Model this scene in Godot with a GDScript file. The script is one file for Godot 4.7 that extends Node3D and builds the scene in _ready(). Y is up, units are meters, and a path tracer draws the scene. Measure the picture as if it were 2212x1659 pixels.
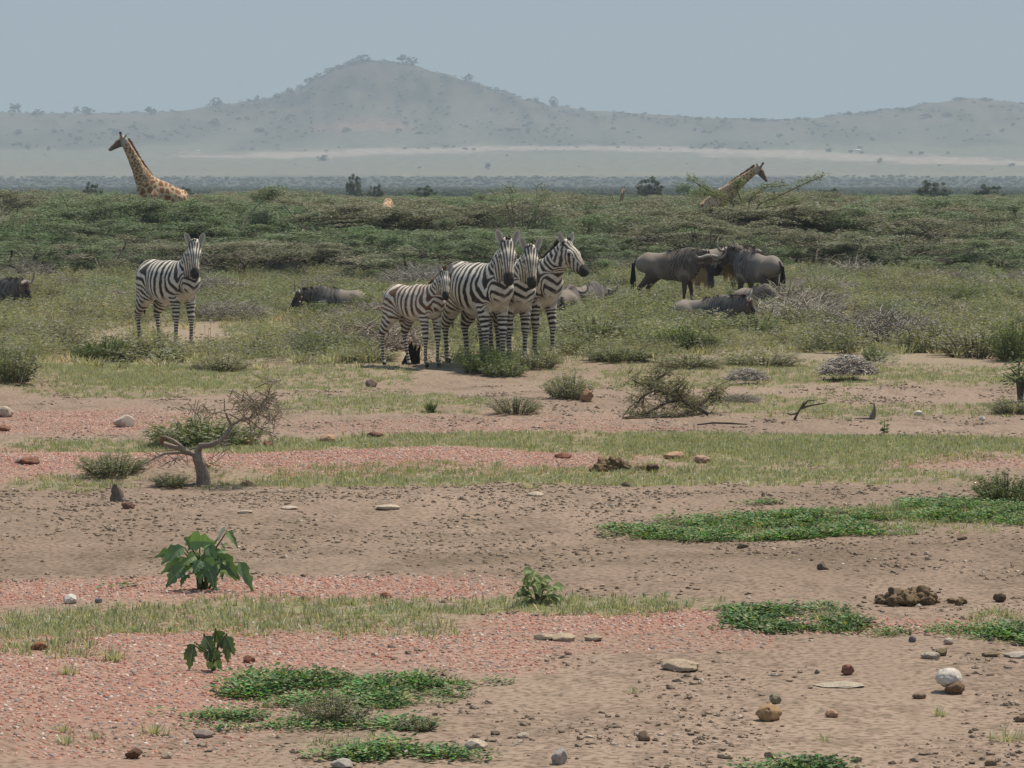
extends Node3D
# Savanna with zebras, wildebeest and giraffes. Layout unit "U": the photograph laid out 2212 units wide and 1659 high.
const FU := 7021.0      # focal length in U
const HU := 406.0       # row of the level horizon
const CX := 1106.0
const CY := 829.5
const EYE := 2.4        # camera height, m
const PITCH := 0.06025  # camera looks down by this angle (rad)

var noise_a := FastNoiseLite.new()
var noise_b := FastNoiseLite.new()
var noise_c := FastNoiseLite.new()
var cells := FastNoiseLite.new()
var M := {}
var patches: Array = []
var taken := {}
var skyline: PackedVector2Array
var track: PackedVector2Array

func _ready():
	var t0 := Time.get_ticks_msec()
	setup_camera_and_light()
	setup_noise()
	setup_materials()
	make_patches()
	make_ground()
	print("ground ", Time.get_ticks_msec() - t0)
	make_animals()
	print("animals ", Time.get_ticks_msec() - t0)
	make_thicket()
	print("thicket ", Time.get_ticks_msec() - t0)
	make_far_trees()
	make_midground()
	print("midground ", Time.get_ticks_msec() - t0)
	make_foreground_plants()
	print("plants ", Time.get_ticks_msec() - t0)
	make_stones()
	make_stuff()
	print("done ", Time.get_ticks_msec() - t0)

func setup_camera_and_light():
	var cam := Camera3D.new()
	cam.name = "camera"
	cam.position = Vector3(0, EYE, 0)
	cam.rotation = Vector3(-PITCH, 0, 0)
	cam.fov = rad_to_deg(2.0 * atan(CY / FU))
	cam.near = 0.1
	cam.far = 9000.0
	add_child(cam)
	var env := Environment.new()
	var sky_mat := ProceduralSkyMaterial.new()
	sky_mat.sky_top_color = Color(0.45, 0.525, 0.61)
	sky_mat.sky_horizon_color = Color(0.565, 0.612, 0.632)
	sky_mat.sky_curve = 0.12
	sky_mat.ground_horizon_color = Color(0.47, 0.52, 0.54)
	sky_mat.ground_bottom_color = Color(0.45, 0.40, 0.35)
	sky_mat.sun_angle_max = 1.0
	var sky := Sky.new()
	sky.sky_material = sky_mat
	env.background_mode = Environment.BG_SKY
	env.sky = sky
	env.background_energy_multiplier = 1.0
	env.tonemap_mode = Environment.TONE_MAPPER_LINEAR
	env.tonemap_exposure = 1.42
	env.sdfgi_enabled = true
	env.ssao_enabled = true
	env.ssil_enabled = true
	env.fog_enabled = true
	env.fog_density = 0.00030
	env.fog_light_color = Color(0.82, 0.89, 0.94)
	var we := WorldEnvironment.new()
	we.name = "world_environment"
	we.environment = env
	add_child(we)
	var sun := DirectionalLight3D.new()
	sun.name = "sun"
	sun.light_color = Color(1.0, 0.955, 0.88)
	sun.light_energy = 1.15
	sun.light_angular_distance = 0.9
	sun.shadow_enabled = true
	sun.directional_shadow_max_distance = 300.0
	add_child(sun)
	sun.look_at_from_position(Vector3(0.34, 1.0, -0.28) * 100.0, Vector3.ZERO, Vector3.UP)  # high, behind the animals and to the right

func setup_noise():
	for e in [[noise_a, 0.14, 11], [noise_b, 1.1, 23], [noise_c, 7.0, 37]]:
		var n: FastNoiseLite = e[0]
		n.noise_type = FastNoiseLite.TYPE_SIMPLEX_SMOOTH
		n.frequency = e[1]
		n.seed = e[2]
		n.fractal_octaves = 3
	cells.noise_type = FastNoiseLite.TYPE_CELLULAR
	cells.frequency = 1.0
	cells.seed = 5
	cells.fractal_type = FastNoiseLite.FRACTAL_NONE
	cells.cellular_return_type = FastNoiseLite.RETURN_DISTANCE2_SUB
	cells.cellular_jitter = 0.9

func noise_texture(freq: float, octaves: int, low: Color, high: Color, sd: int, size := 512, kind := FastNoiseLite.TYPE_SIMPLEX_SMOOTH) -> NoiseTexture2D:
	var n := FastNoiseLite.new()
	n.noise_type = kind
	n.frequency = freq
	n.fractal_octaves = octaves
	n.seed = sd
	var t := NoiseTexture2D.new()
	t.width = size
	t.height = size
	t.seamless = true
	t.noise = n
	var g := Gradient.new()
	g.set_color(0, low)
	g.set_color(1, high)
	t.color_ramp = g
	return t

func mat(called: String, rough: float, vertex := true) -> StandardMaterial3D:
	var m := StandardMaterial3D.new()
	m.resource_name = called
	m.roughness = rough
	m.metallic_specular = 0.3
	m.vertex_color_use_as_albedo = vertex
	m.cull_mode = BaseMaterial3D.CULL_DISABLED
	M[called] = m
	return m

func setup_materials():
	var s := mat("soil", 0.95)
	s.albedo_texture = noise_texture(0.06, 5, Color(0.62, 0.60, 0.58), Color(1.0, 1.0, 1.0), 3, 1024)  # crevice shade painted into the colour: dark where the relief is low
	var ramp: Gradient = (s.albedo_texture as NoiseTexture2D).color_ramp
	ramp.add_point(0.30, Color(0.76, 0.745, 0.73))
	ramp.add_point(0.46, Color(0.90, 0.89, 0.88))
	s.uv1_triplanar = true
	s.uv1_world_triplanar = true
	s.uv1_scale = Vector3(0.29, 0.29, 0.29)
	s.heightmap_enabled = true
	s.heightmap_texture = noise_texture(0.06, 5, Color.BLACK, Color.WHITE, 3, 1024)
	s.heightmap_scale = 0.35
	var far := mat("far_land", 0.95)
	far.albedo_texture = noise_texture(0.02, 5, Color(0.66, 0.67, 0.66), Color(1, 1, 1), 4, 1024)
	far.uv1_triplanar = true
	far.uv1_world_triplanar = true
	far.uv1_scale = Vector3(0.004, 0.004, 0.004)
	var fur := mat("fur", 0.75)
	fur.rim_enabled = true
	fur.rim = 0.25
	fur.rim_tint = 0.6
	mat("hair", 0.7)
	mat("horn", 0.45)
	var eye := mat("eye", 0.15, false)
	eye.albedo_color = Color(0.06, 0.045, 0.035)
	var leaf := mat("leaf", 0.5)
	leaf.backlight_enabled = true
	leaf.backlight = Color(0.86, 0.90, 0.55)
	var thorn := mat("thorn_leaf", 0.55)
	thorn.backlight_enabled = true
	thorn.backlight = Color(0.68, 0.72, 0.46)
	var grass := mat("grass", 0.65)
	grass.backlight_enabled = true
	grass.backlight = Color(0.86, 0.88, 0.6)
	var bark := mat("bark", 0.9)
	bark.albedo_texture = noise_texture(0.04, 4, Color(0.66, 0.65, 0.64), Color(1, 1, 1), 6, 256)
	bark.uv1_triplanar = true
	bark.uv1_scale = Vector3(6, 2, 6)
	bark.heightmap_enabled = true
	bark.heightmap_texture = noise_texture(0.05, 4, Color.BLACK, Color.WHITE, 8, 256)
	bark.heightmap_scale = 0.35
	mat("twig", 0.85)
	var rock := mat("rock", 0.85)
	rock.albedo_texture = noise_texture(0.02, 5, Color(0.72, 0.70, 0.68), Color(1.0, 1.0, 1.0), 7, 512)
	rock.uv1_triplanar = true
	rock.uv1_scale = Vector3(7, 7, 7)
	rock.heightmap_enabled = true
	rock.heightmap_texture = noise_texture(0.04, 5, Color.BLACK, Color.WHITE, 12, 512)
	rock.heightmap_scale = 0.12
	mat("pebble", 0.8)
	var paint := mat("plaster", 0.8, false)
	paint.albedo_color = Color(0.85, 0.85, 0.83)
	var flower := mat("petal", 0.55)
	flower.backlight_enabled = true
	flower.backlight = Color(0.3, 0.3, 0.25)

# ---------------------------------------------------------------- small helpers
class MB:
	var v := PackedVector3Array()
	var n := PackedVector3Array()
	var c := PackedColorArray()
	var ix := PackedInt32Array()
	func tri(a: Vector3, b: Vector3, d: Vector3, col: Color) -> void:
		var nn := (d - a).cross(b - a).normalized()
		var k := v.size()
		v.append(a); v.append(b); v.append(d)
		n.append(nn); n.append(nn); n.append(nn)
		c.append(col); c.append(col); c.append(col)
		ix.append(k); ix.append(k + 1); ix.append(k + 2)
	func quad(a: Vector3, b: Vector3, d: Vector3, e: Vector3, col: Color) -> void:
		var nn := (d - a).cross(b - a).normalized()
		var k := v.size()
		v.append(a); v.append(b); v.append(d); v.append(e)
		n.append(nn); n.append(nn); n.append(nn); n.append(nn)
		c.append(col); c.append(col); c.append(col); c.append(col)
		ix.append(k); ix.append(k + 1); ix.append(k + 2)
		ix.append(k); ix.append(k + 2); ix.append(k + 3)
	# bent blade: two segments that taper to a point
	func blade(root: Vector3, dir: Vector3, side: Vector3, length: float, width: float, droop: Vector3, col: Color) -> void:
		var mid := root + dir * (length * 0.55) + droop * (length * 0.22)
		var tip := root + dir * length + droop * (length * 0.75)
		var s := side * (width * 0.5)
		quad(root - s, root + s, mid + s * 0.8, mid - s * 0.8, col)
		tri(mid - s * 0.8, mid + s * 0.8, tip, col)
	func tube(pts: Array, radii: Array, sides: int, col: Color, wob := 0.0, sd := 1, capped := true) -> void:
		var rng := RandomNumberGenerator.new()
		rng.seed = sd
		var base := v.size()
		var ref := Vector3(0.31, 0.12, 0.94)
		for i in pts.size():
			var t: Vector3 = (pts[mini(i + 1, pts.size() - 1)] - pts[maxi(i - 1, 0)])
			t = t.normalized() if t.length() > 1e-6 else Vector3.UP
			var s := t.cross(ref)
			if s.length() < 0.1:
				s = t.cross(Vector3.RIGHT)
			s = s.normalized()
			ref = s.cross(t)
			var u := t.cross(s)
			for j in sides:
				var an := TAU * j / sides
				var o := s * cos(an) + u * sin(an)
				v.append(pts[i] + o * float(radii[i]) * (1.0 + wob * rng.randf_range(-1, 1)))
				n.append(o)
				c.append(col)
		for i in pts.size() - 1:
			for j in sides:
				var a := base + i * sides + j
				var b := base + i * sides + (j + 1) % sides
				ix.append(a); ix.append(b); ix.append(a + sides)
				ix.append(b); ix.append(b + sides); ix.append(a + sides)
		if capped:
			for e in [0, pts.size() - 1]:
				var k := v.size()
				var q: Vector3 = pts[e]
				var out_n: Vector3 = (pts[0] - pts[1]).normalized() if e == 0 else (pts[e] - pts[e - 1]).normalized()
				v.append(q); n.append(out_n); c.append(col)
				for j in sides:
					ix.append(k); ix.append(base + e * sides + j); ix.append(base + e * sides + (j + 1) % sides)
	func mesh(m: Material) -> ArrayMesh:
		for t in range(0, ix.size(), 3):  # front faces run clockwise about their normals
			var a := ix[t]
			var b := ix[t + 1]
			var d := ix[t + 2]
			if (v[b] - v[a]).cross(v[d] - v[a]).dot(n[a] + n[b] + n[d]) > 0.0:
				ix[t + 1] = d
				ix[t + 2] = b
		var arr := []
		arr.resize(Mesh.ARRAY_MAX)
		arr[Mesh.ARRAY_VERTEX] = v
		arr[Mesh.ARRAY_NORMAL] = n
		arr[Mesh.ARRAY_COLOR] = c
		arr[Mesh.ARRAY_INDEX] = ix
		var am := ArrayMesh.new()
		am.add_surface_from_arrays(Mesh.PRIMITIVE_TRIANGLES, arr)
		am.surface_set_material(0, m)
		return am

func rng_of(s: int) -> RandomNumberGenerator:
	var r := RandomNumberGenerator.new()
	r.seed = s
	return r

func numbered(base: String) -> String:
	var k: int = taken.get(base, -1) + 1
	taken[base] = k
	return base if k == 0 else "%s_%03d" % [base, k]

func tag(o: Node, label: String, category: String, group := "", kind := "") -> Node:
	o.set_meta("label", label)
	if category:
		o.set_meta("category", category)
	if group:
		o.set_meta("group", group)
	if kind:
		o.set_meta("kind", kind)
	return o

func thing(called: String, where: Vector3, label: String, category: String, group := "", turn := 0.0, scl := 1.0) -> Node3D:
	var o := Node3D.new()
	o.name = numbered(called)
	add_child(o)
	o.position = where
	o.rotation.y = turn
	o.scale = Vector3.ONE * scl
	tag(o, label, category, group)
	return o

func part(called: String, mesh: Mesh, parent: Node) -> MeshInstance3D:
	var o := MeshInstance3D.new()
	o.name = called
	o.mesh = mesh
	parent.add_child(o, true)
	return o

func solo(called: String, mesh: Mesh, where: Vector3, label: String, category: String, group := "", turn := 0.0) -> MeshInstance3D:
	var o := MeshInstance3D.new()
	o.name = numbered(called)
	o.mesh = mesh
	add_child(o)
	o.position = where
	o.rotation.y = turn
	tag(o, label, category, group)
	return o

func copies(called: String, mesh: Mesh, spots: Array, tints: PackedColorArray, label: String, category: String, kind := "stuff") -> MultiMeshInstance3D:
	var mm := MultiMesh.new()
	mm.transform_format = MultiMesh.TRANSFORM_3D
	mm.use_colors = true
	mm.mesh = mesh
	mm.instance_count = spots.size()
	for i in spots.size():
		mm.set_instance_transform(i, spots[i])
		mm.set_instance_color(i, tints[i])
	var o := MultiMeshInstance3D.new()
	o.name = numbered(called)
	o.multimesh = mm
	add_child(o)
	tag(o, label, category, "", kind)
	return o

# direction of the view ray through a layout point, scaled to one metre of depth
func ray(ux: float, uy: float) -> Vector3:
	var f := Vector3(0, -sin(PITCH), -cos(PITCH))
	var u := Vector3(0, cos(PITCH), -sin(PITCH))
	var d := Vector3.RIGHT * (ux - CX) - u * (uy - CY) + f * FU
	return d / -d.z

# a point on that ray at a given depth
func deep(ux: float, uy: float, d: float) -> Vector3:
	return Vector3(0, EYE, 0) + ray(ux, uy) * d

# the place on the ground that stands at a layout point
func at(ux: float, uy: float) -> Vector3:
	var k := ray(ux, uy)
	if uy > HU + 42.0:
		var d := -EYE / k.y
		for i in 6:
			d = (EYE - ground_y(k.x * d, -d)) / -k.y
		return Vector3(k.x * d, ground_y(k.x * d, -d), -d)
	var t := 300.0
	while t < 3500.0:
		var p := Vector3(k.x * t, EYE + k.y * t, -t)
		if p.y <= ground_y(p.x, p.z):
			return Vector3(p.x, ground_y(p.x, p.z), p.z)
		t *= 1.004
	return Vector3(k.x * 3345.0, ground_y(k.x * 3345.0, -3345.0), -3345.0)

func on_ground(p: Vector3) -> Vector3:
	return Vector3(p.x, ground_y(p.x, p.z), p.z)

# metres per layout unit at a place
func unit(p: Vector3) -> float:
	return -p.z / FU

# ---------------------------------------------------------------- the land
func setup_land():
	skyline = PackedVector2Array([Vector2(-900, 255), Vector2(-300, 248), Vector2(0, 246), Vector2(100, 249), Vector2(270, 247), Vector2(380, 244), Vector2(475, 230), Vector2(570, 216), Vector2(640, 197), Vector2(690, 168), Vector2(730, 146), Vector2(775, 134), Vector2(815, 134), Vector2(880, 141), Vector2(950, 161), Vector2(1015, 178), Vector2(1085, 200), Vector2(1140, 218), Vector2(1195, 231), Vector2(1290, 243), Vector2(1420, 252), Vector2(1560, 260), Vector2(1660, 264), Vector2(1735, 262), Vector2(1830, 250), Vector2(1930, 238), Vector2(2010, 224), Vector2(2095, 214), Vector2(2170, 221), Vector2(2212, 228), Vector2(2500, 250), Vector2(3000, 262)])
	red_depth = -at(780, 281).z
	for p in [[596, 338], [760, 331], [950, 324], [1150, 321], [1350, 322], [1550, 327], [1750, 336], [1950, 344], [2150, 353], [2300, 356]]:
		var w := at(p[0], p[1])
		track.append(Vector2(w.x, w.z))

var red_depth := 2900.0

# how much the conical hill stands over the ridge in this direction
func hilliness(ux: float) -> float:
	return 1.0 - smoothstep(205.0, 240.0, skyline_at(ux)) if ux < 1500.0 else 0.0

func skyline_at(ux: float) -> float:
	for i in skyline.size() - 1:
		if ux <= skyline[i + 1].x:
			var t := clampf((ux - skyline[i].x) / (skyline[i + 1].x - skyline[i].x), 0, 1)
			return lerpf(skyline[i].y, skyline[i + 1].y, t * t * (3 - 2 * t))
	return 262.0

const RISE := [[420.0, 0.0], [700.0, 0.2], [1200.0, 1.0], [1700.0, 1.9], [2150.0, 9.4], [2500.0, 20.6], [2800.0, 36.7], [3050.0, 55.0], [3375.0, 75.0], [4400.0, 45.0]]

func ground_y(x: float, z: float) -> float:
	var d := -z
	if d < 430.0:
		var fade := 1.0 - smoothstep(300.0, 420.0, d)
		var h := noise_a.get_noise_2d(x, z) * 0.09 + noise_b.get_noise_2d(x, z) * 0.012
		for m in mounds:
			var q: float = absf(z - m[1])
			if q < m[3] * 2.5:
				var e: float = pow((x - m[0]) / m[2], 2.0) + pow((z - m[1]) / m[3], 2.0)
				if e < 6.0:
					h += m[4] * exp(-e * 1.2)
		return h * fade
	var e := 0.0
	for i in RISE.size() - 1:
		if d <= RISE[i + 1][0]:
			e = lerpf(RISE[i][1], RISE[i + 1][1], (d - RISE[i][0]) / (RISE[i + 1][0] - RISE[i][0]))
			break
	if d > 2890.0:
		var ridge := EYE + (HU - skyline_at(CX + FU * x / d)) / FU * 3375.0
		var t := smoothstep(2895.0, 3375.0, d) if d < 3375.0 else 1.0 - smoothstep(3375.0, 4200.0, d)
		var k := clampf((ridge - 84.0) / 60.0, 0.0, 1.0)
		e = lerpf(e, ridge, t) + k * t * (1.0 - t) * (26.0 * noise_a.get_noise_2d(x * 0.10, z * 0.10) + 18.0)
	return e + noise_a.get_noise_2d(x * 0.05, z * 0.05) * 0.5 * smoothstep(430.0, 900.0, d)

var mounds: Array = []

# [kind, x0, y0, x1, y1, strength]: patches of ground, in layout units
func make_patches():
	for m in [[650, 1004, 800, 26, 0.07], [120, 1008, 330, 26, 0.07], [2090, 995, 260, 18, 0.09], [1200, 872, 160, 30, 0.10], [380, 1022, 130, 24, 0.10], [1450, 905, 300, 30, 0.06], [400, 1272, 700, 22, 0.03], [1150, 1345, 480, 20, 0.025], [30, 820, 120, 40, 0.15], [1350, 745, 420, 40, 0.12], [10, 1605, 70, 40, 0.10]]:
		var c := at(m[0], m[1])
		mounds.append([c.x, c.z, m[2] * unit(c), (at(m[0], m[1] - m[3]).z - at(m[0], m[1] + m[3]).z) * -0.5, m[4]])
	setup_land()
	for p in [
		["gravel", -200, 968, 1500, 1034, 1.0], ["gravel", -200, 888, 420, 942, 0.75], ["gravel", -200, 965, 320, 1040, 1.0], ["gravel", 1850, 976, 2500, 1014, 0.55],
		["gravel", -200, 1243, 1130, 1304, 1.0], ["gravel", -200, 1310, 700, 1640, 0.9], ["gravel", 560, 1345, 1200, 1455, 0.8], ["gravel", 1000, 1322, 1580, 1375, 1.0], ["gravel", 1500, 1330, 2120, 1372, 0.9], ["gravel", 1100, 1375, 1700, 1410, 0.45], ["gravel", 600, 900, 1500, 945, 0.3],
		["damp", -300, 1105, 2600, 1252, 0.55], ["damp", -100, 1155, 420, 1245, 0.8], ["damp", 600, 1170, 1200, 1250, 0.55], ["damp", 1250, 1150, 2400, 1260, 0.6], ["damp", 1300, 1045, 2000, 1090, 0.35], ["damp", 1700, 1240, 2400, 1310, 0.4],
		["grass", -200, 934, 2400, 974, 0.9], ["grass", 1300, 944, 2400, 1012, 1.0], ["grass", 430, 1012, 2150, 1050, 0.85], ["grass", 0, 1290, 1060, 1378, 0.9], ["grass", 960, 1292, 1450, 1332, 1.0], ["grass", 1350, 1300, 1560, 1325, 0.5], ["grass", 600, 850, 1060, 895, 0.4], ["grass", 90, 785, 470, 840, 0.5],
		["grass", -50, 1335, 240, 1420, 0.7], ["grass", 1480, 1095, 2300, 1160, 0.5], ["grass", 0, 1022, 300, 1062, 0.5], ["grass", 600, 1590, 900, 1625, 0.4], ["grass", 2080, 1320, 2300, 1380, 0.6], ["grass", 1700, 1320, 1900, 1345, 0.5], ["grass", 1450, 850, 1900, 905, 0.25], ["grass", 1700, 870, 2300, 900, 0.3],
		["grass", 150, 785, 900, 850, 0.4], ["grass", 1150, 785, 2350, 838, 0.35], ["grass", -100, 800, 500, 860, 0.35],
		["meadow", -300, 690, 2500, 800, 0.8], ["meadow", -300, 560, 2500, 720, 1.0], ["bare", 90, 690, 620, 760, 0.7], ["bare", 335, 712, 450, 768, 1.2], ["bare", 1440, 655, 1500, 690, 0.8], ["bare", 1760, 668, 1950, 725, 1.0], ["bare", 620, 690, 820, 730, 0.6], ["bare", 800, 735, 990, 800, 0.8], ["bare", 1760, 760, 2400, 840, 0.6], ["bare", 150, 795, 960, 855, 0.3],
	]:
		var xm: float = (p[1] + p[3]) * 0.5
		var a := at(xm, p[2])
		var b := at(xm, p[4])
		var c := (a + b) * 0.5
		patches.append({"kind": p[0], "x": c.x, "z": c.z, "rx": (p[3] - p[1]) * 0.5 * unit(c), "rz": (b.z - a.z) * 0.5, "s": p[5]})

func patch_mask(p: Dictionary, x: float, z: float, wob: float) -> float:
	var qx: float = absf(x - p.x) / p.rx
	var qz: float = absf(z - p.z) / p.rz
	if qx > 1.5 or qz > 1.5:
		return 0.0
	var q := pow(qx * qx * qx + qz * qz * qz, 0.3333) + wob
	return p.s * (1.0 - smoothstep(0.55, 1.22, q))

func make_ground():
	var cols := PackedFloat32Array()
	for e in [-1.1, -0.6, -0.38, -0.28, -0.22]:
		cols.append(e)
	var ux := -170.0
	while ux < 2390.0:
		cols.append((ux - CX) / FU)
		ux += 9.0
	for e in [0.22, 0.28, 0.38, 0.6, 1.1]:
		cols.append(e)
	var rows := PackedFloat32Array()
	var uy := 1730.0
	while uy > 446.5:
		rows.append(EYE * FU / (uy - HU))
		uy -= 3.4
	for pass_ in 2:
		var ds := PackedFloat32Array()
		if pass_ == 0:
			for d in [-400.0, -60.0, -15.0, 1.0, 6.0, 10.0]:
				ds.append(d)
			ds.append_array(rows)
			ds.append(430.0)
		else:
			var d := 430.0
			while d < 4300.0:
				ds.append(d)
				d *= 1.0125
		var mb := MB.new()
		var w := cols.size()
		for d in ds:
			var row: Array = []
			for p in patches:
				if absf(-d - p.z) < p.rz * 1.6:
					row.append(p)
			for a in cols:
				var x: float = a * maxf(absf(d), 12.0) * (4.0 if absf(a) > 0.5 and d < 100.0 else 1.0)
				var z: float = -d
				var y := ground_y(x, z) if d > 5.0 else 0.0
				var col: Color
				if pass_ == 0:
					var info := soil(x, z, d, row)
					col = info[0]
					y += info[1]
				else:
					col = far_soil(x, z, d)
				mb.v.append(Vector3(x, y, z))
				mb.c.append(col)
		var h := ds.size()
		mb.n.resize(mb.v.size())
		for r in h:
			for q in w:
				var i := r * w + q
				var dx := mb.v[r * w + mini(q + 1, w - 1)] - mb.v[r * w + maxi(q - 1, 0)]
				var dz := mb.v[mini(r + 1, h - 1) * w + q] - mb.v[maxi(r - 1, 0) * w + q]
				mb.n[i] = dx.cross(dz).normalized()
				if mb.n[i].y < 0.0:
					mb.n[i] = -mb.n[i]
				if r < h - 1 and q < w - 1:
					mb.ix.append_array(PackedInt32Array([i, i + w, i + 1, i + 1, i + w, i + w + 1]))
		var o := MeshInstance3D.new()
		o.name = "ground" if pass_ == 0 else "hills"
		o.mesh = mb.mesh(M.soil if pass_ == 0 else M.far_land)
		add_child(o)
		tag(o, "bare brown savanna soil with pink gravel banks and grass strips" if pass_ == 0 else "hazy grass plain rising to a conical hill and low ridges", "ground" if pass_ == 0 else "hills", "", "structure")

# [colour, micro relief]
func soil(x: float, z: float, d: float, row: Array) -> Array:
	var big := noise_a.get_noise_2d(x * 1.7 + 40.0, z * 1.7)
	var mid := noise_b.get_noise_2d(x, z * 0.8)
	var fine := noise_c.get_noise_2d(x * 0.7, z * 0.7)
	var col := Color(0.300, 0.226, 0.174).lerp(Color(0.365, 0.280, 0.220), clampf(0.5 + big * 0.9 + mid * 0.35, 0, 1))
	var wob := mid * 0.22 + noise_b.get_noise_2d(x * 0.35 + 9.0, z * 0.5) * 0.25 + fine * 0.10
	var rough := 0.5 + 0.5 * mid
	if d < 60.0:
		col = col.lerp(Color(0.19, 0.142, 0.104), 0.5 * smoothstep(0.0, 0.45, fine * 0.8 + 0.8 * mid))
	for p in row:
		var m := patch_mask(p, x, z, wob)
		if m <= 0.0:
			continue
		match p.kind:
			"gravel":
				col = col.lerp(Color(0.385, 0.218, 0.174).lerp(Color(0.42, 0.275, 0.225), clampf(0.5 + mid + fine * 0.5, 0, 1)), m * 0.85)
				rough *= 1.0 - 0.7 * m
			"damp":
				col = col.lerp(Color(0.220, 0.165, 0.118).lerp(Color(0.155, 0.116, 0.084), clampf(0.4 + fine, 0, 1)), m * clampf(0.55 + mid * 0.9, 0, 1))
				rough += m * 0.5
			"grass":
				col = col.lerp(Color(0.34, 0.31, 0.19), m * clampf(0.55 + mid * 0.8, 0, 1))
			"meadow":
				col = col.lerp(Color(0.33, 0.30, 0.21), m * clampf(0.75 + big * 0.8 + mid * 0.35, 0, 1))
			"bare":
				col = col.lerp(Color(0.36, 0.285, 0.21), m * 0.8)
	if d > 85.0:
		col = col.lerp(Color(0.16, 0.165, 0.09), smoothstep(85.0, 100.0, d) * 0.85)
	var relief := 0.0
	if d > 10.0 and d < 42.0:
		relief = (fine * 0.0025 + absf(noise_c.get_noise_2d(x * 2.3, z * 2.3)) * 0.010 * smoothstep(0.45, 0.85, rough)) * clampf(rough, 0.1, 1.4) * (1.0 - smoothstep(24.0, 42.0, d))
	return [col, relief]

func far_soil(x: float, z: float, d: float) -> Color:
	var n := noise_a.get_noise_2d(x * 0.067, z * 0.02)
	var n2 := noise_a.get_noise_2d(x * 0.23 + 70.0, z * 0.067)
	var ux := CX + FU * x / d
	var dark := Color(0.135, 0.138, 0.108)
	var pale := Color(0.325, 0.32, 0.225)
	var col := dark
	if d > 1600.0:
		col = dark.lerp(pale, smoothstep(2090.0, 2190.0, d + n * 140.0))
	if absf(d - 2235.0) < 70.0:
		col = col.lerp(Color(0.43, 0.39, 0.27), 0.6 * (1.0 - absf(d - 2235.0) / 70.0))
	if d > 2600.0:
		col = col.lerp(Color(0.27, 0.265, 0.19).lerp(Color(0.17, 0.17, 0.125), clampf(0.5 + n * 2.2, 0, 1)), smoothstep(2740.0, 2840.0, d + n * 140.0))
	if d > 2900.0:
		var hill := Color(0.18, 0.145, 0.105).lerp(Color(0.055, 0.06, 0.043), clampf(0.5 + n2 * 2.4 + n * 1.2, 0, 1))
		var ridge := Color(0.27, 0.235, 0.175).lerp(Color(0.15, 0.15, 0.105), clampf(0.45 + n2 * 2.0 + n * 1.4, 0, 1))
		col = col.lerp(ridge, smoothstep(2960.0, 3080.0, d))
		col = col.lerp(hill, hilliness(ux) * smoothstep(3040.0, 3150.0, d + n * 60.0))
	if d > 2300.0 and d < 2950.0:
		var best := 1e9
		for i in track.size() - 1:
			var p := Geometry2D.get_closest_point_to_segment(Vector2(x, z), track[i], track[i + 1])
			best = minf(best, absf(p.y - z) + absf(p.x - x) * 0.4)
		col = col.lerp(Color(0.64, 0.55, 0.45), 1.0 * (1.0 - smoothstep(22.0, 60.0, best + n2 * 26.0)))
	var red := pow((ux - 780.0) / 95.0, 2.0) + pow((d - red_depth) / 26.0, 2.0)
	if red < 2.0:
		col = col.lerp(Color(0.46, 0.29, 0.21), clampf(1.4 - red + n2, 0, 0.8))
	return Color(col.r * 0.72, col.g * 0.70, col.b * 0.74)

# ---------------------------------------------------------------- animals: bones -> distance field -> one skin
# bone: [from, to, radius from, radius to, blend, phase from, phase to, lateral axis, lateral squash]
func bone(a: Vector3, b: Vector3, ra: float, rb: float, k := 0.05, p0 := 0.0, p1 := 0.0, lat := Vector3.RIGHT, sq := 1.0) -> Array:
	return [a, b, ra, rb, k, p0, p1, lat, sq]

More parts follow.
